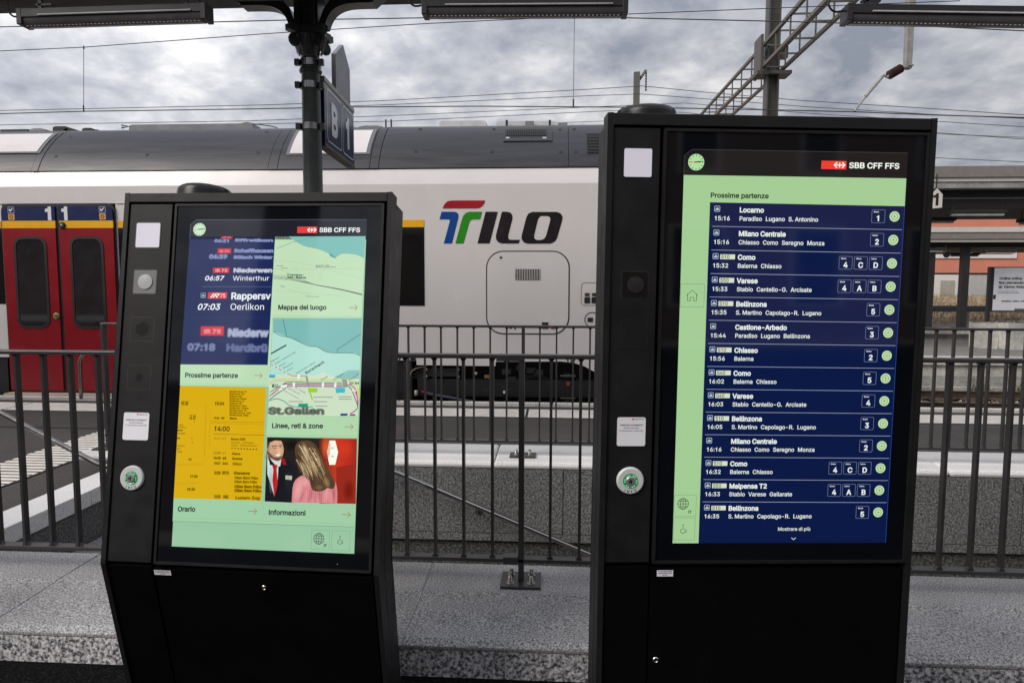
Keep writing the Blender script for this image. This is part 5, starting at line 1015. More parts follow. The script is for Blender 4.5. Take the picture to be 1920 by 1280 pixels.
m = MB(); m.prism([(-.285, 0), (.285, 0), (.285, .37), (.02, .53), (-.285, .345)], 'x', -.02, .02, mat('sign_back_grey', (.13, .14, .155), .4)); m.obj('panel', pg)
# strip lights hanging under the beam
LC = mat('clear_lamp_cover', (.10, .095, .10), .22); LTB = mat('lamp_tube', (.62, .60, .62), .3); LHS = mat('lamp_housing_dark', (.022, .020, .022), .45)
def striplight(label, x0, z0, L, tilt):
    t = thing('strip_light', label, 'lamp', (x0, 4.9, z0), 0, 'strip lights hanging under the near canopy'); t.rotation_euler = (0, -tilt, 0)
    m = MB(); m.box(.0, L, -.06, .06, .0, .060, LHS); m.box(-.004, .035, -.062, .062, -.048, .062, LHS); m.box(L-.035, L+.004, -.062, .062, -.048, .062, LHS); m.obj('housing', t, bevel=.004)
    m = MB(); m.prism([(-.050, -.002), (.050, -.002), (.046, -.035), (.03, -.052), (-.03, -.052), (-.046, -.035)], 'x', .036, L-.036, LC); m.obj('cover', t, smooth=50)
    m = MB(); m.tube([(.16, -.064, .012), (L-.10, -.064, .012)], .006, LTB, 8); m.obj('tube', t)
    for k in range(46):
        x = .06+k*(L-.12)/45; m = MB() if k == 0 else m; m.box(x-.006, x+.006, -.040, -.030, -.0545, -.0525, LTB)
    m.obj('prism_row', t)
    for x in (.14, L-.16):
        m = MB(); m.box(x-.012, x+.012, -.012, .012, .062, .40, LHS); m.box(x-.03, x+.09, -.012, .03, .095, .11, LHS); m.obj('hanger', t)
    m = MB(); m.tube(spline([(0, 0, .035), (-.07, 0, .03), (-.11, 0, .09), (-.10, 0, .25), (-.09, 0, .45)], 5), .007, LHS, 6); m.obj('cable', t)
    return t
striplight('left one of the three strip lights under the canopy beam', -3.86, 3.415, 1.39, radians(.5))
striplight('middle one of the three strip lights under the canopy beam', -.925, 3.425, 1.41, radians(-.9))
striplight('right strip light under the canopy beam, over the tall kiosk', 1.94, 3.325, 1.41, radians(-2.0))
# station building and a pier on the camera's side (unseen; heights and pier set for the screen reflections)
sb = thing('station_building', 'unseen station building behind the camera, stepped to suit the screen reflections', 'building', (0, -14, 0))
SBM = mat('station_plaster', (.30, .20, .15), .85)
MB().box(-2.5, 40, -8, 0, 0, 8.0, SBM).obj('wall', sb); MB().box(-40, -2.51, -8, 0, 0, 3.9, SBM).obj('low_reflection_wing', sb)
MB().box(-3, 40.5, -8.5, .6, 8.01, 8.25, CF).obj('roof', sb); MB().box(-40, -2.6, -8.5, .5, 3.91, 4.05, CF).obj('roof', sb)
for k in range(12):
    w = MB().box(k*3.4-.8, k*3.4+.8, .002, .05, .9, 3.1, WSILL).obj('window', sb); MB().box(k*3.4-.66, k*3.4+.66, .051, .06, 1.0, 3.0, BG).obj('pane', w)
    w = MB().box(k*3.4-.6, k*3.4+.6, .002, .05, 4.4, 6.4, WSILL).obj('window', sb); MB().box(k*3.4-.48, k*3.4+.48, .051, .06, 4.5, 6.3, BG).obj('pane', w)
pr_ = thing('stone_pier', 'square stone pier behind the camera', 'pier', (-3.85, -4.2, 0))
MB().box(-.27, .27, -.27, .27, .045, 6.2, GRW).obj('shaft', pr_); MB().box(-.34, .34, -.34, .34, 6.201, 6.4, GRS).obj('cap', pr_)
# ================================================================== information kiosks
class Kiosk:
    def __init__(s, rot, pos, label, chin):
        s.rot = Euler([radians(a) for a in rot], 'XYZ'); s.pos = Vector(pos); s.chin = radians(chin)
        s.M = Matrix.Translation(s.pos) @ s.rot.to_matrix().to_4x4()
        s.vf = -.567
        base = s.M @ Vector((-.07, .07, -.567)); base.z = 0
        s.root = thing('information_kiosk', label, 'kiosk', base, s.rot.z, 'information kiosks on the platform')
        s.T = (Matrix.Translation(base) @ Matrix.Rotation(s.rot.z, 4, 'Z')).inverted() @ s.M
        # length of the lower body down to the ground
        f = s.M @ Vector((0, 0, s.vf)); g = s.M @ Vector((0, sin(s.chin), s.vf-cos(s.chin)))
        s.low = f.z/(f.z-g.z)
    def mb(s): return MB(s.T)
    def uv(s, px, py, w=0):
        """photo pixel -> place on the kiosk's own face"""
        n = -(s.M.to_3x3().col[1]); d = ray(px, py)
        p = CAMP+d*(((s.pos+n*w)-CAMP).dot(n)/d.dot(n)); q = s.M.inverted() @ p
        return (q.x, q.z)
    def P(s, w, k=0): return lambda u, v: (u, -(w+k*2e-4), v)
    def lowpt(s, a, w):
        return (s.vf-a*cos(s.chin)-w*sin(s.chin), -a*sin(s.chin)+w*cos(s.chin))
    def bar(s, m, u0, u1, w0, w1, vtop, a=None, mt=ANTH, a0=None):
        """prism between u0 and u1, depth w0..w1, from vtop down past the fold to a metres along the lower body"""
        t = tan(s.chin/2)
        if a is None: poly = [(vtop, w1), (s.vf-w1*t, w1), (s.vf-w0*t, w0), (vtop, w0)]
        elif a0 is not None: poly = [s.lowpt(a0, w1), s.lowpt(a, w1), s.lowpt(a, w0), s.lowpt(a0, w0)]
        else: poly = [(vtop, w1), (s.vf-w1*t, w1), s.lowpt(a, w1), s.lowpt(a, w0), (s.vf-w0*t, w0), (vtop, w0)]
        m.prism([(-p[1], p[0]) for p in poly], 'x', u0, u1, mt); return m

def build_body(K, uL, uR, pan, it):
    R = K.root; low = K.low+.02
    m = K.mb(); K.bar(m, uL+.030, uR-.006, -.150, -.060, .566, low, ANTH); K.bar(m, uL+.036, uR-.010, -.060, -.012, .585, low, ANTH2)
    m.obj('rear_housing', R, bevel=.004)
    for u0, u1 in ((uL, uL+.014), (uR-.014, uR)):
        m = K.mb(); K.bar(m, u0, u1, -.052, .010, .5955, low); m.obj('side_rail', R, bevel=.0016)
        m = K.mb(); uo = u0+.004 if u0 == uL else u0-.002
        K.bar(m, uo, uo+.012, -.150, -.056, .575, low, ANTH); m.obj('side_rib', R, bevel=.0016)
    m = K.mb(); m.box(uL+.0145, uR-.0145, -.010, .052, .5655, .5950, ANTH); m.obj('top_rail', R, bevel=.0016)
    # recess behind the panels
    m = K.mb(); K.bar(m, uL+.014, uR-.014, -.03, -.012, .565, low, ANTH2); m.obj('recess', R)
    # control strip
    m = K.mb(); m.box(pan[0], pan[1], -.005, .010, -.562, .5600, ANTH); m.obj('control_strip', R, bevel=.0012)
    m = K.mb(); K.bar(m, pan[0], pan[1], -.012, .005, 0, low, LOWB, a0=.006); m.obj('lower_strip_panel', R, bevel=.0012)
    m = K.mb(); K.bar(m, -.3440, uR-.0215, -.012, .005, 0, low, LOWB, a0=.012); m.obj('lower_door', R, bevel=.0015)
    # display frame + glass
    m = K.mb(); g0, g1, h0, h1 = -.3400, .3410, -.5640, .5600
    o = rrect(g0, h0, g1, h1, .004, 2); i = rrect(g0+.0075, h0+.0075, g1-.0075, h1-.0075, .002, 2)
    ringface(m, o, i, K.P(.010), ANTH); n = len(o)
    for lp, w in ((o, -.008), (i, .004)):
        m.add([K.P(.010)(*p) for p in lp]+[K.P(w)(*p) for p in lp], [(q, (q+1) % n, n+(q+1) % n, n+q) for q in range(n)], ANTH)
    m.obj('display_frame', R)
    m = K.mb(); m.box(g0+.007, g1-.007, -.006, .006, h0+.007, h1-.007, GLASSK); m.obj('display_glass', R)
    u = it['u']; s = it['s']
    # lit square
    m = K.mb(); v = it['light']; m.prism(rrect(u-s*.54, v-s*.54, u+s*.54, v+s*.54, s*.08), 'y', -.0058, .002, RUBBER)
    m.obj('lamp_window_seal', R)
    m = K.mb(); m.prism(rrect(u-s*.5, v-s*.5, u+s*.5, v+s*.5, s*.06), 'y', -.0066, .002, LAMPW); m.obj('lamp_window', R)
    # camera window
    m = K.mb(); v = it['cam']; m.prism(rrect(u-s*.52, v-s*.52, u+s*.52, v+s*.52, s*.08), 'y', -.0058, .002, RUBBER)
    m.prism(rrect(u-s*.47, v-s*.47, u+s*.47, v+s*.47, s*.05), 'y', -.0064, .002, it['camm'][0])
    cw = m.obj('camera_window', R)
    m = K.mb(); Mx = Matrix.Rotation(pi/2, 4, 'X')
    m.lathe([(s*.31, 0), (s*.30, .003), (s*.05, .0045)], it['camm'][1], (u+s*.02, -.0062, v), 28, Mx); m.obj('lens', cw, smooth=30)
    # loudspeaker and microphone squares with punched holes
    for key, rad, name in (('spk', 4, 'speaker_grille'), ('mic', 2, 'microphone_grille')):
        v = it[key]; m = K.mb()
        ringface(m, rrect(u-s*.5, v-s*.5, u+s*.5, v+s*.5, s*.03), rrect(u-s*.475, v-s*.475, u+s*.475, v+s*.475, s*.03), K.P(.005, 2), RUBBER)
        d = s*.068
        for a in range(-rad, rad+1):
            for b in range(-rad, rad+1):
                if abs(a+b) > rad: continue
                cx = u+d*(a*sqrt(3)/2); cy = v+d*(b+a/2)
                m.flat([circ(cx, cy, d*.42, 8)], K.P(.005, 2), HOLE)
        m.obj(name, R)
    # sticker (no code square, only its writing)
    v = it['stick']; m = K.mb(); W = s*.53
    m.prism(rrect(u-W, v-W*1.02, u+W, v+W*1.02, W*.14), 'y', -.0056, -.004, STICK)
    st = m.obj('feedback_sticker', R)
    m = K.mb(); q = K.P(.0056, 1)
    m.flat([[(u+W*.02, v+W*.84), (u+W*.02, v+W*.93), (u+W*.2, v+W*.93), (u+W*.2, v+W*.84)]], q, prt('print_red', 220, 30, 35))
    text(m, 'SBB CFF FFS', q, u+W*.24, v+W*.84, W*.085, INK, .01, W*.62)
    text(m, 'Volete darci un feedback?', q, u, v+W*.42, W*.12, INK, .012, W*1.62, 'c')
    text(m, 'www.ffs.ch/mondes', q, u, v+W*.22, W*.11, INK, 0, W*1.1, 'c')
    text(m, 'O scansionate il codice QR:', q, u, v+W*.03, W*.10, INK, 0, W*1.7, 'c')
    m.obj('lettering', st)
    # info button
    v = it['info']; r = it['ir']; c = (u, -.005, v); Mx = Matrix.Rotation(pi/2, 4, 'X')
    m = K.mb(); m.lathe([(r, 0), (r*.98, .005), (r*.90, .0075), (r*.55, .0072), (r*.50, .0045)], BTNW, c, 40, Mx); bt = m.obj('info_button', R, smooth=35)
    m = K.mb(); m.lathe([(r*.50, .004), (r*.50, .0088), (r*.46, .0098), (r*.40, .0088), (r*.385, .006)], LEDG, c, 32, Mx); m.obj('light_ring', bt, smooth=35)
    m = K.mb()
    for k in range(18):
        t = 2*pi*k/18+.1
        if k % 3 == 1: continue
        m.flat([circ(u+cos(t)*r*.435, v+sin(t)*r*.435, r*.045, 8)], K.P(.0150), LEDD)
    m.obj('light_dot', bt)
    m = K.mb(); m.lathe([(r*.36, .004), (r*.36, .011), (r*.32, .0125), (.001, .0128)], STEELB, c, 28, Mx)
    q = K.P(.0182)
    m.flat([[(u-r*.17, v-r*.07), (u-r*.08, v-r*.07), (u+r*.08, v-r*.2), (u+r*.08, v+r*.2), (u-r*.08, v+r*.07), (u-r*.17, v+r*.07)]], q, INK)
    m.obj('push_cap', bt, smooth=35)
    m = K.mb(); q = K.P(.01262)
    for ch, a in zip('INFO', (-29, -11, 8, 28)):
        t = radians(a-90); text(m, ch, q, u+cos(t)*r*.85, v+sin(t)*r*.85, r*.17, INK, .02, None, 'c', radians(a))
    m.obj('lettering', bt)
    # small label and lock on the door
    x0, x1 = it['lab']; m = K.mb()
    lp = lambda du, a, w=.0058: (du, -K.lowpt(a, w)[1], K.lowpt(a, w)[0])
    m.add([lp(x0, .016), lp(x1, .016), lp(x1, .033), lp(x0, .033)], [(0, 3, 2, 1)], STICK)
    q = lambda x, y: lp(x, .033-y, .0061)
    for k, tx in enumerate(('Non appoggiare oggetti', 'su questo apparecchio', 'ffs.ch')):
        text(m, tx, q, (x0+x1)/2, .0122-.0048*k, .0030, INK, .01, (x1-x0)*(.86 if k < 2 else .3), 'c')
    m.obj('warning_label', R)
    lu, la = it['lock']; m = K.mb(); y, z = -K.lowpt(la, .005)[1], K.lowpt(la, .005)[0]
    m.lathe([(.0085, 0), (.0085, .003), (.007, .0045), (.0055, .0045), (.005, .002), (.002, .002)], CHROME, (lu, y, z), 20, Matrix.Rotation(pi/2+K.chin, 4, 'X')); m.obj('lock', R, smooth=35)
    # aerial on top
    au, ar, ah = it['ant']; m = K.mb()
    m.lathe([(ar*1.04, 0), (ar*1.04, .004), (ar*.99, .005), (ar, ah*.70), (ar*.97, ah*.86), (ar*.88, ah*.95), (ar*.6, ah), (.002, ah*1.01)], AERIAL, (au, .105, .5665), 40); m.obj('aerial_dome', R, smooth=50)
    m = K.mb(); m.box(uL+.034, uR-.012, .06, .149, .5655, .5675, ANTH)

def header(K, m, items, p, top_w):
    """dark title bar with the station clock and the rail company's sign"""
    hb = [(-.2865, .4455), (-.2865, .4930), (-.2680, .5094), (.2865, .5094), (.2865, .4455)]
    m.flat([hb], K.P(top_w, 1), items['bar'])
    m.strip([(-.2865, .4460), (-.2865, .4930), (-.2680, .5090), (.2865, .5090)], .0011, K.P(top_w, 2), items['edge'])
    cx, cy, r = -.2560, .4775, .0205
    m.flat([circ(cx, cy, r, 40)], K.P(top_w, 2), items['clock'])
    q = K.P(top_w, 3)
    for k in range(12):
        t = k*pi/6; m.strip([(cx+cos(t)*r*.72, cy+sin(t)*r*.72), (cx+cos(t)*r*.92, cy+sin(t)*r*.92)], .0015, q, items['ink'])
    m.strip([(cx-.005, cy-.0003), (cx+r*.55, cy+.0008)], .0024, q, items['ink']); m.strip([(cx-.006, cy+.0005), (cx+r*.86, cy+.0024)], .0017, q, items['ink'])
    q2 = K.P(top_w, 4); m.strip([(cx+.005, cy), (cx-r*.62, cy)], .0009, q2, items['red']); m.flat([circ(cx-r*.62, cy, .0020, 12)], q2, items['red'])
    m.flat([[(.0646, .4656), (.0646, .4864), (.1290, .4864), (.1290, .4656)]], K.P(top_w, 2), items['red'])
    # double arrow with a cross bar
    q = K.P(top_w, 3); w = .0026; X0, X1, Y = .0975, .1255, .4760
    for a, d in ((X0, 1), (X1, -1)):
        m.strip([(a+d*.0075, Y+.0070), (a, Y), (a+d*.0075, Y-.0070)], w*1.15, q, items['white'])
    m.strip([(X0+.001, Y), (X1-.001, Y)], w, q, items['white']); m.strip([((X0+X1)/2, Y+.0065), ((X0+X1)/2, Y-.0065)], w, q, items['white'])
    text(m, 'SBB CFF FFS', q, .1357, .4692, .0135, items['white'], .022, .1310)

# ------------------------------------------------------------------ upright kiosk with the departure list
KR = Kiosk((.07, .43, 5.35), (.606, 1.808, 1.341), 'taller upright black touch-screen kiosk on the right listing train departures', 0.0)
build_body(KR, -.4825, .3560, (-.4670, -.3480), dict(u=-.4035, s=.0700, light=.4740, cam=.1680, camm=(CAMD, LENSD), spk=.0435, mic=-.0826,
           stick=-.2117, info=-.3407, ir=.0362, lab=(-.3259, -.2825), lock=(-.3231, .263), ant=(-.362, .080, .068)))
GRN = em(163, 203, 148); NAVY = em(2, 20, 66); WHT = em(232, 240, 236); GRNB = em(190, 222, 170); BLK = em(20, 26, 22); LINE = em(150, 165, 200)
GREY = em(120, 132, 160); DGRN = em(96, 140, 92); SHADE = em(214, 222, 200)
m = KR.mb(); w0 = .0062
m.flat([[(-.2865, -.5095), (-.2865, .4460), (.2865, .4460), (.2865, -.5095)]], KR.P(w0), GRN)
hd = dict(bar=em(20, 18, 19), edge=em(70, 66, 66), clock=em(176, 222, 160), ink=BLK, red=em(236, 62, 46), white=em(240, 248, 238))
m.flat([[(-.2175, -.5095), (-.2175, .3785), (.2865, .3755), (.2865, -.5095)]], KR.P(w0, 1), NAVY)
m.strip([(.2860, -.5090), (.2860, .3750)], .0010, KR.P(w0, 2), em(40, 80, 170))
text(m, 'Prossime partenze', KR.P(w0, 2), -.2172, .3905, .0116, BLK, .026, .1500)
scr = m.obj('screen', KR.root)
m = KR.mb(); header(KR, m, hd, KR.P, w0); m.obj('header_bar', scr)
def trainicon(m, K, w, k, x, y, s, fg, bg):
    q = K.P(w, k); q2 = K.P(w, k+1); q3 = K.P(w, k+2)
    m.flat([rrect(x, y, x+s, y+s, s*.18, 3)], q, fg); m.flat([rrect(x+s*.09, y+s*.09, x+s*.91, y+s*.91, s*.12, 3)], q2, bg)
    m.flat([[(x+s*.2, y+s*.25), (x+s*.8, y+s*.25), (x+s*.85, y+s*.42), (x+s*.62, y+s*.72), (x+s*.4, y+s*.72), (x+s*.3, y+s*.52), (x+s*.15, y+s*.42)]], q3, fg)
rows = [('15:16', None, 'Locarno', ['Paradiso', 'Lugano', 'S. Antonino'], '1'), ('15:16', None, 'Milano Centrale', ['Chiasso', 'Como', 'Seregno', 'Monza'], '2'),
        ('15:32', 'S10', 'Como', ['Balerna', 'Chiasso'], '4CD'), ('15:33', 'S50', 'Varese', ['Stabio', 'Cantello-G.', 'Arcisate'], '4AB'),
        ('15:35', 'S10', 'Bellinzona', ['S. Martino', 'Capolago-R.', 'Lugano'], '5'), ('15:44', None, 'Castione-Arbedo', ['Paradiso', 'Lugano', 'Bellinzona'], '3'),
        ('15:56', 'S10', 'Chiasso', ['Balerna'], '2'), ('16:02', 'S40', 'Como', ['Balerna', 'Chiasso'], '5'),
        ('16:03', 'S40', 'Varese', ['Stabio', 'Cantello-G.', 'Arcisate'], '4'), ('16:05', 'S10', 'Bellinzona', ['S. Martino', 'Capolago-R.', 'Lugano'], '3'),
        ('16:16', None, 'Milano Centrale', ['Chiasso', 'Como', 'Seregno', 'Monza'], '2'), ('16:32', 'S10', 'Como', ['Balerna', 'Chiasso'], '4CD'),
        ('16:33', 'S50', 'Malpensa T2', ['Stabio', 'Varese', 'Gallarate'], '4AB'), ('16:35', 'S10', 'Bellinzona', ['S. Martino', 'Capolago-R.', 'Lugano'], '5')]
for i, (tm, ln, name, via, trk) in enumerate(rows):
    m = KR.mb(); y = .3545-.05965*i; q = KR.P(w0, 3)
    trainicon(m, KR, w0, 2, -.2058, y+.0005, .0148, em(175, 190, 205), NAVY)
    text(m, tm, q, -.2056, y-.0208, .0104, WHT, .012, .0415)
    if ln:
        m.flat([[(-.1865, y+.0005), (-.1865, y+.0128), (-.1482, y+.0128), (-.1482, y+.0005)]], KR.P(w0, 2), SHADE)
        text(m, ln, q, -.1845, y+.0024, .0088, BLK, .012, .0225)
    text(m, name, q, -.1412, y, .0120, WHT, .029)
    x = -.1410
    for v in via: x += text(m, v, q, x, y-.0210, .0105, WHT, .012)+.0088
    x0 = .2012-.0395*(len(trk)-1)
    for j, c in enumerate(trk):
        bx = x0+.0395*j; by = y-.0220
        o = rrect(bx, by, bx+.0350, by+.0335, .0030, 3); inn = rrect(bx+.0009, by+.0009, bx+.0341, by+.0326, .0024, 3)
        ringface(m, o, inn, q, GREY)
        text(m, c, q, bx+.0175, by+.0050, .0132, WHT, .026, None, 'c')
        text(m, 'Binario' if j == 0 else 'Settore', q, bx+.0052, by+.0263, .0030, WHT, .02, .0135)
    cx, cy = .2612, y-.0053
    m.flat([circ(cx, cy, .0131, 32)], KR.P(w0, 2), GRNB)
    ringface(m, circ(cx, cy, .0088, 28), circ(cx, cy, .0078, 28), q, BLK)
    m.strip([(cx-.0046, cy), (cx+.0046, cy)], .0009, q, BLK); m.strip([(cx, cy-.0046), (cx, cy+.0046)], .0009, q, BLK)
    if i < 13: m.strip([(-.2100, y-.0362), (.2825, y-.0385)], .0009, q, em(178, 188, 212))
    m.obj('departure_row', scr)
m = KR.mb(); q = KR.P(w0, 3)
text(m, 'Mostrare di più', q, .0370, -.4757, .0090, WHT, .008, .0880, 'c')
m.strip([(.0309, -.4950), (.0366, -.5003), (.0424, -.4950)], .0016, q, WHT)
m.obj('show_more_link', scr)
def iconbox(m, K, x0, y0, x1, y1, w, col):
    o = rrect(x0, y0, x1, y1, .002, 3); i = rrect(x0+.0008, y0+.0008, x1-.0008, y1-.0008, .002, 3); ringface(m, o, i, K.P(w, 2), col)
def globe(m, K, cx, cy, r, w, lab):
    q = K.P(w, 3); t = r*.09
    ringface(m, circ(cx, cy, r, 32), circ(cx, cy, r-t, 32), q, BLK)
    for k in (-.5, 0, .5):
        h = sqrt(1-k*k)*r; m.strip([(cx-h, cy+k*r), (cx+h, cy+k*r)], t, q, BLK)
    m.strip([(cx, cy-r), (cx, cy+r)], t, q, BLK)
    for sgn in (-1, 1): m.strip([(cx+sgn*r*.5*cos(a), cy+r*sin(a)) for a in [radians(d) for d in range(-90, 91, 15)]], t, q, BLK)
    text(m, 'IT', q, lab[0], lab[1], r*.46, BLK, .03)
def wheelchair(m, K, cx, cy, s, w):
    q = K.P(w, 3); t = s*.09
    m.flat([circ(cx, cy+s*.95, s*.12, 12)], q, BLK)
    m.strip([(cx, cy+s*.72), (cx, cy+s*.15), (cx+s*.55, cy+s*.12), (cx+s*.6, cy-s*.5)], t, q, BLK)
    m.strip([(cx+s*.42*cos(radians(a))-s*.02, cy-s*.15+s*.42*sin(radians(a))) for a in range(110, 371, 20)], t, q, BLK)
m = KR.mb(); iconbox(m, KR, -.2860, .1130, -.2240, .1720, w0, DGRN)
q = KR.P(w0, 3); hx, hy = -.2555, .1290
m.strip([(hx-.0145, hy+.014), (hx, hy+.0268), (hx+.0145, hy+.014)], .0013, q, BLK)
m.strip([(hx-.0045, hy), (hx-.0045, hy+.009), (hx+.0045, hy+.009), (hx+.0045, hy)], .0013, q, BLK)
for sgn in (-1, 1): m.strip([(hx+sgn*.0045, hy), (hx+sgn*.0115, hy), (hx+sgn*.0115, hy+.016)], .0013, q, BLK)
m.obj('home_key', scr)
m = KR.mb(); iconbox(m, KR, -.2860, -.4372, -.2270, -.3790, w0, DGRN); globe(m, KR, -.2620, -.4030, .0150, w0, (-.2476, -.4282)); m.obj('language_key', scr)
m = KR.mb(); iconbox(m, KR, -.2860, -.5010, -.2280, -.4405, w0, DGRN); wheelchair(m, KR, -.2600, -.4740, .0145, w0); m.obj('accessibility_key', scr)

# ------------------------------------------------------------------ tilted kiosk with the tiles
KL = Kiosk((-9.28, .26, -1.33), (-.874, 2.05, 1.211), 'shorter backward-tilted black touch-screen kiosk on the left showing picture tiles', 22.0)
build_body(KL, -.5100, .3640, (-.4920, -.3510), dict(u=-.4270, s=.0790, light=.4590, cam=.3082, camm=(CAMG, LENSG), spk=.1578, mic=.0057,
           stick=-.1475, info=-.3068, ir=.0385, lab=(-.3440, -.2900), lock=(.0031, .062), ant=(-.305, .088, .078)))
G2 = em(150, 196, 160); wk = .0062
a = lambda X, Y: KL.uv(180+X/3.2, 330+Y/3.2)      # first reading of the photograph
b = lambda X, Y: KL.uv(180+X/3.2, 700+Y/3.2)
c3 = lambda X, Y: KL.uv(480+X/8, 640+Y/8)
y5 = lambda X, Y: KL.uv(320+X/5.12, 700+Y/5.12)
def tx(m, s, f, p0, p1, cap, col, wt=0, k=4, shear=0):
    x0, y0 = f(*p0); x1, y1 = f(*p1)
    text(m, s, KL.P(wk, k), x0, y0, cap, col, wt, sqrt((x1-x0)**2+(y1-y0)**2), 'l', atan2(y1-y0, x1-x0), shear)
def blur(m, s, f, p0, p1, cap, cols, wt=.02, k=3, rad=None):
    """out-of-focus lettering: nine thin layers of the same word, slightly shifted"""
    c_ = cols[-1]; rad = rad or cap*.16
    mt = ema(*SOFT[id(c_)], .17) if id(c_) in SOFT else c_
    x0, y0 = f(*p0); x1, y1 = f(*p1); L = sqrt((x1-x0)**2+(y1-y0)**2); an = atan2(y1-y0, x1-x0)
    for q in range(11):
        t = 2*pi*q/8; r_ = rad if q < 8 else rad*.45; 
        text(m, s, KL.P(wk, k+q*.5), x0+r_*cos(t), y0+r_*sin(t)*.8, cap, mt, wt+.02, L, 'l', an)
SOFT = {}
def soft(m, f, x, y, rx, ry, col, al=.12, n=7, k=9, ang=0):
    """soft-edged tone of a photograph: stacked thin ellipses (photo-pixel units)"""
    ca, sa = cos(radians(ang)), sin(radians(ang)); mt = ema(*col, al)
    for i in range(n):
        g = 1-i/n*.85; pts_ = [(x+g*(rx*cos(t)*ca-ry*sin(t)*sa), y+g*(rx*cos(t)*sa+ry*sin(t)*ca)) for t in [2*pi*q/20 for q in range(20)]]
        m.flat([[f(*p) for p in pts_]], KL.P(wk, k+i*.4), mt)
def se(r, g, b):
    e_ = em(r, g, b); SOFT[id(e_)] = (r, g, b); return e_
def pl(m, f, pts, col, k=1): m.flat([[f(*p) for p in pts]], KL.P(wk, k), col)
def ln(m, f, pts, w, col, k=2): m.strip([f(*p) for p in pts], w, KL.P(wk, k), col)
def arrow(m, f, p0, p1, col):
    x0, y0 = f(*p0); x1, y1 = f(*p1); q = KL.P(wk, 4)
    m.strip([(x0, y0), (x1, y1)], .0016, q, col); m.strip([(x1-.0085, y1+.0085), (x1, y1), (x1-.0085, y1-.0085)], .0016, q, col)
m = KL.mb(); m.flat([[(-.2865, -.5095), (-.2865, .4460), (.2865, .4460), (.2865, -.5095)]], KL.P(wk), G2)
ks = m.obj('screen', KL.root)
BKT = em(24, 36, 34); ARR = em(176, 54, 44); EDG = em(140, 180, 140)
m = KL.mb(); header(KL, m, dict(bar=em(24, 25, 34), edge=em(100, 105, 120), clock=em(200, 232, 200), ink=BKT, red=em(226, 62, 66), white=em(244, 248, 246)), KL.P, wk)
m.obj('header_bar', ks)
# departures tile
NB = em(20, 34, 84); NBL = em(46, 60, 116); B1 = (se(150, 162, 205),); R1 = (em(90, 30, 62), em(206, 50, 64))
W2 = em(238, 242, 248); RD = em(222, 54, 62)
m = KL.mb(); pl(m, a, [(569, 366), (1080, 366), (1035, 1133), (514, 1130)], NB)
for (x0, y0, x1, y1, c1) in ((760, 356+12, 822, 378, 0), (738, 438, 817, 466, 0), (710, 553, 806, 582, 0), (637, 903, 773, 957, 0)):
    pl(m, a, [(x0-6, y0-3), (x1+6, y0-3), (x1+4, y1+4), (x0-8, y1+4)], R1[0], 2); pl(m, a, [(x0, y0), (x1, y0), (x1-2, y1), (x0-2, y1)], R1[1], 3)
blur(m, 'IR 75', a, (770, 374), (815, 374), .004, (se(226, 130, 140),), .0)
blur(m, 'IR 75', a, (748, 461), (806, 461), .007, (se(230, 150, 155),), .0, 4)
blur(m, 'Effretikon', a, (840, 395), (1068, 397), .008, B1); blur(m, '06:21', a, (717, 400), (808, 401), .009, B1)
blur(m, 'Schaffhausen', a, (835, 460), (1070, 461), .010, B1); blur(m, 'Bülach Winter', a, (832, 498), (1064, 499), .009, B1); blur(m, '06:39', a, (686, 497), (795, 498), .012, B1)
tx(m, 'IR 75', a, (722, 578), (796, 578), .0095, em(236, 170, 175), .02, 4)
blur(m, 'Niederwen', a, (830, 580), (1064, 580), .0125, (se(222, 228, 240),), .0)
tx(m, '06:57', a, (657, 628), (773, 628), .0140, W2, .022, 4, .2); tx(m, 'Winterthur', a, (826, 629), (1045, 629), .0145, W2, .002)
ln(m, a, [(645, 665), (1060, 666)], .0009, em(110, 122, 160)); ln(m, a, [(575, 850), (1050, 856)], .0012, em(40, 54, 104))
trainicon(m, KL, wk, 2, *a(634, 733), .0165, em(150, 170, 180), em(36, 56, 96))
pl(m, a, [(680, 700), (793, 700), (791, 737), (676, 737)], RD, 2)
tx(m, 'IR', a, (688, 731), (736, 731), .0130, W2, .02, 4, .45); tx(m, '75', a, (750, 731), (784, 731), .0125, W2, .0, 4)
tx(m, 'Rappersv', a, (815, 740), (1053, 740), .0200, W2, .024); tx(m, '07:03', a, (613, 803), (750, 803), .0180, W2, .020, 4, .2)
tx(m, 'Oerlikon', a, (810, 804), (1017, 804), .0195, W2, .002)
blur(m, 'IR 75', a, (655, 944), (757, 944), .0120, (se(232, 165, 170),), .0, 4)
blur(m, 'Niederw', a, (797, 962), (1038, 964), .0225, (se(190, 198, 222),), .006)
blur(m, '07:18', a, (555, 1045), (722, 1047), .0200, (se(140, 150, 188),), .004)
blur(m, 'Hardbrü', a, (787, 1050), (1033, 1054), .0215, (se(120, 130, 172),), .004)
tile = m.obj('departures_tile', ks)
m = KL.mb(); pl(m, a, [(514, 1130), (1035, 1133), (1029, 1262), (511, 1257)], em(186, 220, 180)); tx(m, 'Prossime partenze', a, (540, 1207), (858, 1209), .0138, BKT, .028); arrow(m, a, (955, 1196), (1004, 1197), ARR)
ln(m, a, [(514, 1249), (1030, 1254)], .0007, EDG); m.obj('tile_caption', ks)
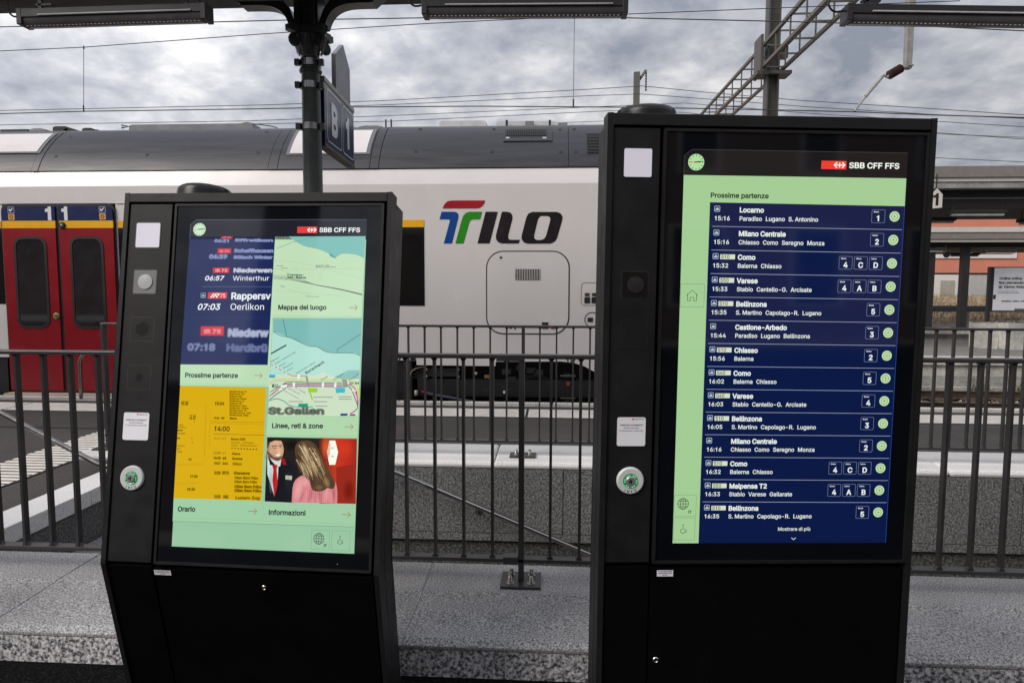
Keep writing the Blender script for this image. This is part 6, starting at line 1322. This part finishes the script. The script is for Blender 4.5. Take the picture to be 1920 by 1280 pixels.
# site map tile
m = KL.mb(); pl(m, a, [(1090, 366), (1621, 364), (1602, 732), (1066, 728)], em(192, 222, 184))
pl(m, a, spline([(1200, 395), (1260, 425), (1330, 440), (1400, 468), (1440, 492), (1480, 470), (1560, 474), (1612, 496)], 5)+[(1621, 364), (1160, 366)], em(126, 190, 182), 2)
pl(m, a, [(1400, 466), (1418, 470), (1445, 492), (1436, 496), (1410, 484)], em(86, 160, 160), 3)
ln(m, a, [(1090, 438), (1180, 402), (1320, 368)], .0014, em(104, 158, 150), 3)
for k in range(6): ln(m, a, spline([(1068, 596+k*5), (1160, 604+k*4), (1250, 626+k*3), (1330, 655), (1600, 712)], 5), .0007, em(120, 140, 126), 3)
ln(m, a, spline([(1068, 610), (1170, 622), (1260, 640), (1340, 658), (1470, 682), (1600, 713)], 5), (.0005, .0042), em(92, 104, 98), 4)
for p in ([(1066, 510), (1210, 520), (1330, 545), (1600, 620)], [(1068, 545), (1200, 600), (1210, 560), (1190, 540)], [(1330, 640), (1380, 500)], [(1345, 642), (1395, 503)], [(1066, 690), (1250, 700), (1500, 725)], [(1070, 560), (1600, 560)], [(1100, 660), (1300, 725)]):
    ln(m, a, p, .0006, em(150, 186, 150), 3)
tx(m, 'Yverdon-', a, (1150, 600), (1256, 602), .0058, BKT, .03); tx(m, 'les-Bains', a, (1154, 614), (1266, 617), .0058, BKT, .03)
tx(m, 'Yverdon-les-', a, (1323, 541), (1412, 542), .0035, BKT, .01); tx(m, 'Bains, patinoire', a, (1323, 549), (1442, 551), .0035, BKT, .01)
m.flat([circ(*a(1328, 551), .0012, 8)], KL.P(wk, 4), BKT); m.flat([circ(*a(1147, 622), .0016, 8)], KL.P(wk, 4), BKT)
for xx, yy, ww in ((1088, 541, 42), (1115, 553, 40), (1262, 724, 82)): ln(m, a, [(xx, yy), (xx+ww, yy+1)], .0020, em(140, 160, 138), 4)
ln(m, a, [(1112, 662), (1138, 666)], .003, em(120, 190, 185), 4)
m.obj('site_map_tile', ks)
m = KL.mb(); pl(m, a, [(1066, 728), (1602, 732), (1597, 852), (1058, 850)], em(190, 222, 184)); pl(m, a, [(1080, 366), (1090, 366), (1044, 1262), (1030, 1262)], em(190, 222, 184)); tx(m, 'Mappa del luogo', a, (1097, 802), (1387, 802), .0138, BKT, .028); arrow(m, a, (1522, 791), (1573, 791), ARR)
ln(m, a, [(1064, 840), (1596, 846)], .0007, EDG); m.obj('tile_caption', ks)
# network map tile
m = KL.mb(); E0, E1, E2, E3 = a(1068, 858), a(1597, 856), c3(1540, 1118), c3(195, 1115)
m.flat([[E0, E1, E2, E3]], KL.P(wk, 1), em(176, 222, 208))
pl(m, a, [(1068, 858), (1597, 856), (1590, 1075), (1560, 1060), (1400, 1058), (1330, 1026), (1280, 1016), (1170, 970), (1068, 932)], em(122, 184, 180), 2)
ln(m, a, spline([(1068, 932), (1110, 956), (1170, 970), (1215, 990), (1280, 1020), (1335, 1026), (1400, 1058), (1540, 1062), (1590, 1078)], 4), .0022, em(74, 124, 124), 3)
ln(m, a, [(1128, 860), (1150, 966)], .0024, em(82, 136, 134), 3); ln(m, a, [(1593, 948), (1452, 1040), (1452, 1058)], .0024, em(82, 134, 132), 3)
m.flat([[c3(*p) for p in [(215, 500), (480, 500), (900, 515), (1010, 455), (1180, 535), (1300, 535), (1400, 430), (1565, 430), (1540, 1118), (195, 1115)]]], KL.P(wk, 2), em(206, 224, 196))
m.flat([[c3(*p) for p in [(1180, 535), (1300, 480), (1400, 430), (1562, 430), (1558, 560), (1300, 565)]]], KL.P(wk, 3), em(138, 190, 182))
def rail(col, pts, w, k=4): ln(m, c3, spline(pts, 5), w, col, k)
rail(em(206, 208, 40), [(215, 605), (320, 562), (500, 566), (1300, 572), (1440, 570), (1520, 640), (1545, 800)], .0024)
rail(em(130, 168, 160), [(215, 640), (330, 592), (620, 598), (1300, 600)], .0016)
rail(em(64, 112, 40), [(222, 762), (420, 640), (520, 612), (900, 620), (1300, 622)], .0023)
rail(em(160, 14, 70), [(215, 820), (430, 650), (560, 638), (1300, 648), (1440, 660), (1520, 760), (1535, 960)], .0026)
rail(em(196, 130, 190), [(260, 800), (480, 652), (560, 655), (1300, 664)], .0020)
rail(em(30, 64, 104), [(215, 870), (470, 690), (560, 672), (1300, 680), (1420, 690), (1500, 860), (1530, 1000), (1420, 1085)], .0024)
rail(em(230, 110, 170), [(1490, 720), (1535, 860), (1540, 940)], .0040); rail(em(226, 214, 50), [(1520, 650), (1552, 760), (1550, 860)], .0030)
rail(em(40, 150, 144), [(205, 890), (330, 858), (440, 900), (560, 972), (870, 978)], .0026)
rail(em(200, 54, 44), [(235, 345), (400, 435), (540, 508), (620, 518), (760, 520)], .0018)
rail(em(96, 140, 150), [(1555, 480), (1400, 590)], .0026)
rail(em(150, 200, 40), [(800, 690), (860, 880)], .0042); rail(em(50, 180, 196), [(1205, 690), (1240, 780)], .0036)
ln(m, c3, [(240, 185), (470, 55)], .0044, em(30, 84, 70), 4)
for x, y in ((285, 372), (345, 404), (410, 440), (470, 478)): m.flat([circ(*c3(x, y), .0020, 10)], KL.P(wk, 5), W2)
def pill(x0, y0, x1, y1, col, k=5): m.flat([[c3(x0, y0), c3(x1, y0), c3(x1-4, y1), c3(x0-4, y1)]], KL.P(wk, k), col)
for x, y in ((655, 530), (583, 645), (1018, 650), (1203, 652)): pill(x-15, y-32, x+17, y+32, W2, 6)
pill(386, 650, 480, 690, em(230, 236, 230), 6); pill(360, 706, 410, 730, W2, 6); pill(1450, 728, 1515, 744, W2, 6)
m.flat([[c3(755, 515), c3(785, 515), c3(812, 680), c3(788, 680)]], KL.P(wk, 6), em(140, 146, 140)); m.flat([[c3(1300, 568), c3(1372, 568), c3(1392, 682), c3(1322, 682)]], KL.P(wk, 6), em(146, 152, 148))
pill(258, 640, 348, 690, em(64, 110, 44)); pill(215, 500, 305, 545, em(66, 170, 196)); pill(800, 700, 935, 762, em(156, 206, 44)); pill(1212, 695, 1350, 768, em(60, 186, 204)); pill(652, 930, 795, 978, em(30, 150, 126))
tx(m, 'S3', c3, (285, 678), (340, 678), .0058, W2, .02, 6)
def dg(s, x, y, x1, y1, cap, col=BKT, wt=.0): tx(m, s, c3, (x, y), (x1, y1), cap, col, wt, 6)
dg('Egnach', 240, 318, 370, 245, .0050); dg('Arbon Seemoosriet', 300, 352, 612, 165, .0050); dg('Arbon', 362, 388, 462, 330, .0050); dg('Steinach', 420, 418, 575, 330, .0050)
dg('Horn', 484, 450, 575, 402, .0050); dg('Rorschach Hafen', 622, 492, 908, 318, .0052); dg('Rorschach', 762, 495, 1045, 318, .0082, BKT, .02)
dg('Staad', 990, 592, 1095, 530, .0050); dg('Rheineck', 1180, 590, 1330, 490, .0050); dg('St.M', 1410, 640, 1556, 640, .0068, BKT, .02)
dg('Goldach', 490, 705, 670, 800, .0046, em(90, 100, 96)); dg('R. Stadt', 600, 700, 755, 785, .0046, em(80, 90, 86)); dg('Morschwil', 430, 745, 650, 865, .0046, em(100, 112, 106))
for x, y, x1, y1 in ((870, 832, 1165, 836), (880, 900, 1080, 902), (900, 966, 1085, 968), (1250, 828, 1445, 830), (1250, 862, 1450, 866), (500, 898, 720, 900)):
    ln(m, c3, [(x, y), (x1, y1)], .0030, em(150, 166, 152), 4)
blur(m, 'St.Gallen', c3, (196, 1086), (1036, 1090), .0195, (se(20, 26, 24),), .016, 5)
m.flat([[c3(1280, 1078), c3(1390, 1078), c3(1380, 1112), c3(1275, 1112)]], KL.P(wk, 6), em(30, 70, 130)); m.flat([[c3(1400, 1112), c3(1440, 1085), c3(1500, 1085), c3(1500, 1114)]], KL.P(wk, 6), em(190, 40, 130))
m.obj('network_map_tile', ks)
m = KL.mb(); pl(m, b, [(1034, 255), (1578, 258), (1571, 384), (1028, 376)], em(176, 214, 172)); tx(m, 'Linee, reti & zone', b, (1060, 325), (1367, 327), .0138, BKT, .028); arrow(m, b, (1495, 318), (1547, 319), ARR)
ln(m, b, [(1034, 366), (1572, 374)], .0007, EDG); m.obj('tile_caption', ks)
# timetable tile
YB = em(216, 172, 0); YK = em(70, 56, 0); YM = em(172, 136, 6); YS = em(206, 162, 4); YC = (se(96, 74, 4),)
m = KL.mb(); pl(m, b, [(512, 74), (1027, 85), (998, 760), (473, 745)], YB)
def yl(s, x, y, x1, cap, col=YK, wt=.0): tx(m, s, y5, (x, y), (x1, y+(x1-x)*.02), cap, col, wt, 4)
def yb(s, x, y, x1, cap, wt=.01): blur(m, s, y5, (x, y), (x1, y+(x1-x)*.02), cap, YC, wt)
yl('14:00', 424, 548, 578, .0140, em(40, 32, 0), .022); ln(m, y5, [(418, 577), (910, 591)], .0010, YK, 3)
ln(m, y5, [(388, 458), (912, 468)], .0010, em(150, 118, 0), 3); ln(m, y5, [(386, 474), (912, 490)], .0008, em(150, 118, 0), 3); ln(m, y5, [(388, 474), (382, 700)], .0008, em(160, 126, 0), 3); ln(m, y5, [(388, 340), (386, 456)], .0007, YM, 3)
ln(m, y5, [(350, 300), (336, 800)], .0012, YM, 3); ln(m, y5, [(345, 800), (330, 860)], .0012, YS, 3)
for k in range(3): ln(m, y5, [(70, 868+k*4), (320, 862+k*4)], .0022, YS, 2)
ln(m, y5, [(60, 1050), (262, 1050)], .0055, em(208, 166, 2), 2)
yl('13:27', 422, 630, 486, .0060); yl('IC7', 505, 632, 545, .0060); yl('Basel SBB', 588, 636, 728, .0062, YK, .024)
yl('Sursee  Zofingen', 590, 667, 808, .0058); yl('Olten  Gelterkinden', 591, 694, 842, .0058)
for k in range(9): m.flat([circ(*y5(600+k*29, 716+k*1.2), .0024, 6, k)], KL.P(wk, 4), YK)
yl('13:09', 419, 770, 492, .0066, YK, .012); yl('S1', 508, 772, 541, .0066); yl('Stans', 598, 777, 678, .0066, YK, .03)
yb('13:08', 419, 818, 492, .0066, .01); yb('S5', 508, 820, 546, .0066); blur(m, 'Sursee', y5, (600, 824), (700, 826), .0070, (se(96, 76, 2),), .01)
yb('13:07', 425, 868, 490, .0066); yb('S44', 508, 870, 560, .0066); blur(m, 'Ebikon', y5, (606, 874), (692, 876), .0070, (se(120, 94, 2),), .01)
yb('12:58', 425, 962, 490, .0085); yb('IR15', 505, 962, 570, .0085); blur(m, 'Geneve', y5, (615, 964), (770, 968), .0085, (se(96, 76, 2),), .01)
for k, (x1, w) in enumerate(((850, 3), (840, 3), (880, 6), (880, 6))): yb('Olten Bern Fribourg'[:16], 622, 1008+k*38+(8 if k > 1 else 0), x1, .0078, .0 if k < 2 else .02)
yb('12:55', 424, 1190, 490, .0085); yb('RE', 515, 1192, 565, .0085); blur(m, 'Luzern Zug', y5, (630, 1200), (866, 1204), .0085, (se(110, 86, 2),), .01)
for k in range(11): yb('Rotkreuz Cham Zug'[:10+k % 4], 575, 180+k*22.5, 740-(k % 3)*22+(40 if k > 6 else 0), .0050, .0)
yb('13:24', 430, 300, 525, .0085); yb('13:26', 422, 434, 480, .0055); yb('RE', 496, 435, 528, .0055); blur(m, 'Stans', y5, (576, 437), (646, 438), .0058, (se(96, 76, 2),), .01)
yl('ngen', 84, 500, 136, .0055); yl('hünden', 78, 523, 160, .0055); yl('eme', 78, 550, 126, .0055, YK, .03); yl('ke', 70, 625, 100, .0060, YK, .03); yl('11', 205, 627, 229, .0060); yl('2', 215, 669, 229, .0060); yl('2', 233, 474, 245, .0060)
yl('shaus', 72, 698, 146, .0060); yl('um', 68, 724, 106, .0060); yl('Rigi', 76, 754, 122, .0060)
yb('11 14', 195, 415, 252, .0060); yb('12 43', 190, 438, 250, .0060); yb('15', 180, 830, 212, .0060); yb('17 00', 196, 995, 270, .0075); yb('18 30', 165, 1118, 245, .0075); yb('10 25', 110, 300, 180, .0105)
for k in range(9): m.flat([circ(*y5(76+k*9, 574), .0016, 5, k)], KL.P(wk, 4), YK)
m.obj('timetable_tile', ks)
m = KL.mb(); pl(m, b, [(473, 745), (998, 760), (1012, 764), (1562, 779), (1556, 915), (467, 885)], em(158, 204, 164)); tx(m, 'Orario', b, (497, 823), (603, 825), .0142, BKT, .028); arrow(m, b, (919, 822), (971, 824), ARR)
ln(m, b, [(476, 862), (995, 880), (1000, 762)], .0007, EDG); ln(m, b, [(468, 883), (1555, 917)], .0010, em(90, 130, 96)); m.obj('tile_caption', ks)
# photograph tile: clerk in a dark suit talking to a woman seen from behind
m = KL.mb(); rr = random.Random(4)
pl(m, b, [(1033, 381), (1570, 390), (1562, 779), (1018, 764)], em(30, 26, 20))
for k in range(12):
    x0 = 1345+k*19; t = k/11; c_ = (int(110+90*min(1, t*2.2)-70*max(0, t-.5)), int(30+34*min(1, t*3)-30*t), 18)
    pl(m, b, [(x0, 385+k*.4), (min(x0+20, 1569), 386+k*.4), (min(x0+20, 1563), 778), (x0, 776)], em(*c_), 2)
pl(m, b, [(1445, 560), (1560, 540), (1556, 779), (1450, 776)], em(150, 34, 16), 3)
pl(m, b, [(1405, 400), (1440, 401), (1457, 470), (1440, 545), (1405, 546), (1390, 470)], em(246, 250, 236), 3); pl(m, b, [(1418, 440), (1430, 440), (1432, 450), (1416, 450)], em(200, 190, 170), 4); pl(m, b, [(1418, 490), (1430, 490), (1432, 500), (1416, 500)], em(200, 190, 170), 4)
pl(m, b, [(1026, 560), (1040, 500), (1110, 505), (1160, 520), (1215, 560), (1225, 640), (1185, 772), (1020, 764)], em(16, 18, 26), 3)
pl(m, b, [(1033, 470), (1120, 500), (1110, 560), (1078, 740), (1034, 600)], em(206, 220, 216), 4)
pl(m, b, [(1062, 545), (1095, 545), (1090, 575), (1098, 660), (1076, 742), (1064, 640), (1070, 575)], em(190, 34, 40), 5)
pl(m, b, [(1112, 510), (1135, 505), (1150, 545), (1128, 545)], em(150, 20, 26), 5); pl(m, b, [(1142, 608), (1182, 612), (1180, 636), (1143, 633)], em(206, 214, 180), 5)
pl(m, b, [(1033, 470), (1058, 520), (1095, 560), (1128, 545), (1160, 560), (1130, 660), (1080, 762), (1076, 742), (1096, 640), (1100, 560), (1050, 545)], em(14, 15, 22), 5)
face = spline([(1033, 420), (1060, 395), (1110, 393), (1126, 425), (1132, 460), (1122, 500), (1105, 522), (1080, 520), (1050, 500), (1034, 480)], 4, True)
pl(m, b, face, em(206, 160, 128), 6); pl(m, b, [(1033, 480), (1050, 500), (1080, 520), (1105, 522), (1122, 500), (1120, 490), (1100, 505), (1070, 498), (1045, 470), (1033, 455)], em(120, 84, 62), 7)
pl(m, b, [(1033, 381), (1118, 383), (1130, 410), (1115, 402), (1080, 400), (1050, 412), (1040, 440), (1033, 450)], em(26, 20, 16), 7)
ln(m, b, [(1062, 436), (1078, 430), (1092, 434)], .0022, em(50, 34, 26), 8); ln(m, b, [(1104, 432), (1124, 430)], .0022, em(50, 34, 26), 8)
ln(m, b, [(1066, 444), (1086, 445)], .0016, em(40, 28, 24), 8); ln(m, b, [(1106, 442), (1120, 440)], .0016, em(40, 28, 24), 8)
ln(m, b, [(1100, 446), (1106, 466), (1094, 470)], .0012, em(160, 112, 88), 8); pl(m, b, [(1084, 484), (1114, 480), (1106, 493), (1092, 495)], em(246, 240, 232), 8)
pl(m, b, spline([(1180, 768), (1190, 660), (1230, 615), (1300, 600), (1400, 620), (1440, 650), (1452, 700), (1452, 776)], 4)+[(1180, 770)], em(214, 132, 136), 4)
for k in range(10): ln(m, b, [(1270+k*18, 690+rr.random()*30), (1262+k*19, 770)], .0018, em(178, 96, 104) if k % 2 else em(232, 160, 160), 5)
hair = spline([(1200, 440), (1225, 408), (1270, 400), (1310, 415), (1345, 460), (1365, 520), (1400, 575), (1425, 620), (1440, 660), (1425, 690), (1395, 685), (1370, 700), (1330, 704), (1300, 690), (1285, 640), (1250, 610), (1222, 570), (1205, 500)], 4, True)
pl(m, b, hair, em(84, 62, 42), 6)
for k in range(95):
    t = rr.random(); x = 1212+t*120+rr.uniform(-6, 6); y = 415+rr.random()*110+t*30; L = rr.uniform(50, 130); bend = rr.uniform(-6, 10)
    p = [(x, y), (x+L*.28+bend, y+L*.5), (x+L*.5, y+L)]
    if p[2][1] > 700 or p[2][0] > 1432 or p[2][0] < 1225+max(0, (p[2][1]-600))*.7: continue
    c_ = rr.choice([(196, 170, 124), (150, 120, 84), (112, 84, 56), (60, 42, 28), (222, 204, 164), (130, 102, 70)]); ln(m, b, spline(p, 3), (.0022, .0008), em(*c_), 7+k % 2)
soft(m, b, 1050, 500, 34, 26, (96, 60, 44), .10, 6, 9); soft(m, b, 1042, 440, 12, 40, (120, 80, 58), .10, 6, 9); soft(m, b, 1104, 462, 16, 30, (244, 206, 172), .10, 6, 9); soft(m, b, 1085, 415, 28, 14, (238, 196, 158), .09, 6, 9)
soft(m, b, 1096, 506, 22, 12, (70, 48, 38), .10, 6, 9); soft(m, b, 1056, 640, 12, 80, (120, 140, 140), .10, 6, 9); soft(m, b, 1160, 650, 26, 80, (44, 46, 60), .08, 6, 9); soft(m, b, 1075, 620, 6, 60, (90, 10, 16), .12, 5, 9)
for cx_, cy_, rx_, ry_, cc_, aa_ in ((1220, 690, 26, 80, (250, 190, 186), 12), (1260, 650, 30, 30, (246, 184, 182), 0), (1300, 740, 14, 60, (140, 66, 76), 8), (1345, 745, 12, 50, (150, 72, 80), -6), (1390, 735, 18, 60, (240, 176, 172), 0), (1432, 720, 12, 60, (130, 60, 66), 0), (1240, 745, 10, 40, (156, 80, 86), 20)):
    soft(m, b, cx_, min(cy_, 776-ry_), rx_, ry_, cc_, .09, 6, 5, aa_)
for cx_, cy_, rx_, ry_, cc_, aa_ in ((1225, 520, 16, 70, (50, 34, 24), -12), (1262, 470, 22, 60, (214, 190, 146), -14), (1310, 560, 18, 60, (196, 168, 122), -24), (1350, 600, 16, 60, (56, 40, 28), -24), (1390, 650, 20, 36, (180, 150, 106), -20), (1300, 640, 20, 40, (48, 34, 26), -20), (1340, 470, 14, 50, (70, 50, 34), -24), (1420, 660, 14, 26, (60, 44, 32), 0), (1345, 680, 24, 16, (150, 120, 80), 0)):
    soft(m, b, cx_, cy_, rx_, ry_, cc_, .09, 6, 10, aa_)
soft(m, b, 1385, 440, 30, 70, (255, 120, 60), .10, 6, 3); soft(m, b, 1500, 450, 50, 60, (226, 70, 40), .09, 6, 3); soft(m, b, 1520, 700, 38, 72, (70, 14, 8), .09, 7, 4); soft(m, b, 1180, 430, 50, 40, (10, 8, 8), .10, 6, 3)
m.obj('photo_tile', ks)
m = KL.mb(); tx(m, 'Informazioni', b, (1040, 843), (1263, 848), .0142, BKT, .028); arrow(m, b, (1478, 842), (1531, 844), ARR)
ln(m, b, [(1012, 766), (1010, 882), (1556, 901)], .0007, EDG); m.obj('tile_caption', ks)
m = KL.mb(); u0, v0 = b(1294, 1050); u1, v1 = b(1408, 938); iconbox(m, KL, u0, v0, u1, v1, wk, em(110, 150, 110)); globe(m, KL, *b(1342, 987), .0165, wk, b(1370, 1035)); m.obj('language_key', ks)
m = KL.mb(); u0, v0 = b(1415, 1056); u1, v1 = b(1530, 942); iconbox(m, KL, u0, v0, u1, v1, wk, em(110, 150, 110)); wheelchair(m, KL, *b(1468, 1002), .0150, wk); m.obj('accessibility_key', ks)
m = KL.mb(); m.flat([circ(*b(1452, 1140), .0018, 10)], KL.P(.0062), CAMG); m.obj('light_sensor', KL.root)
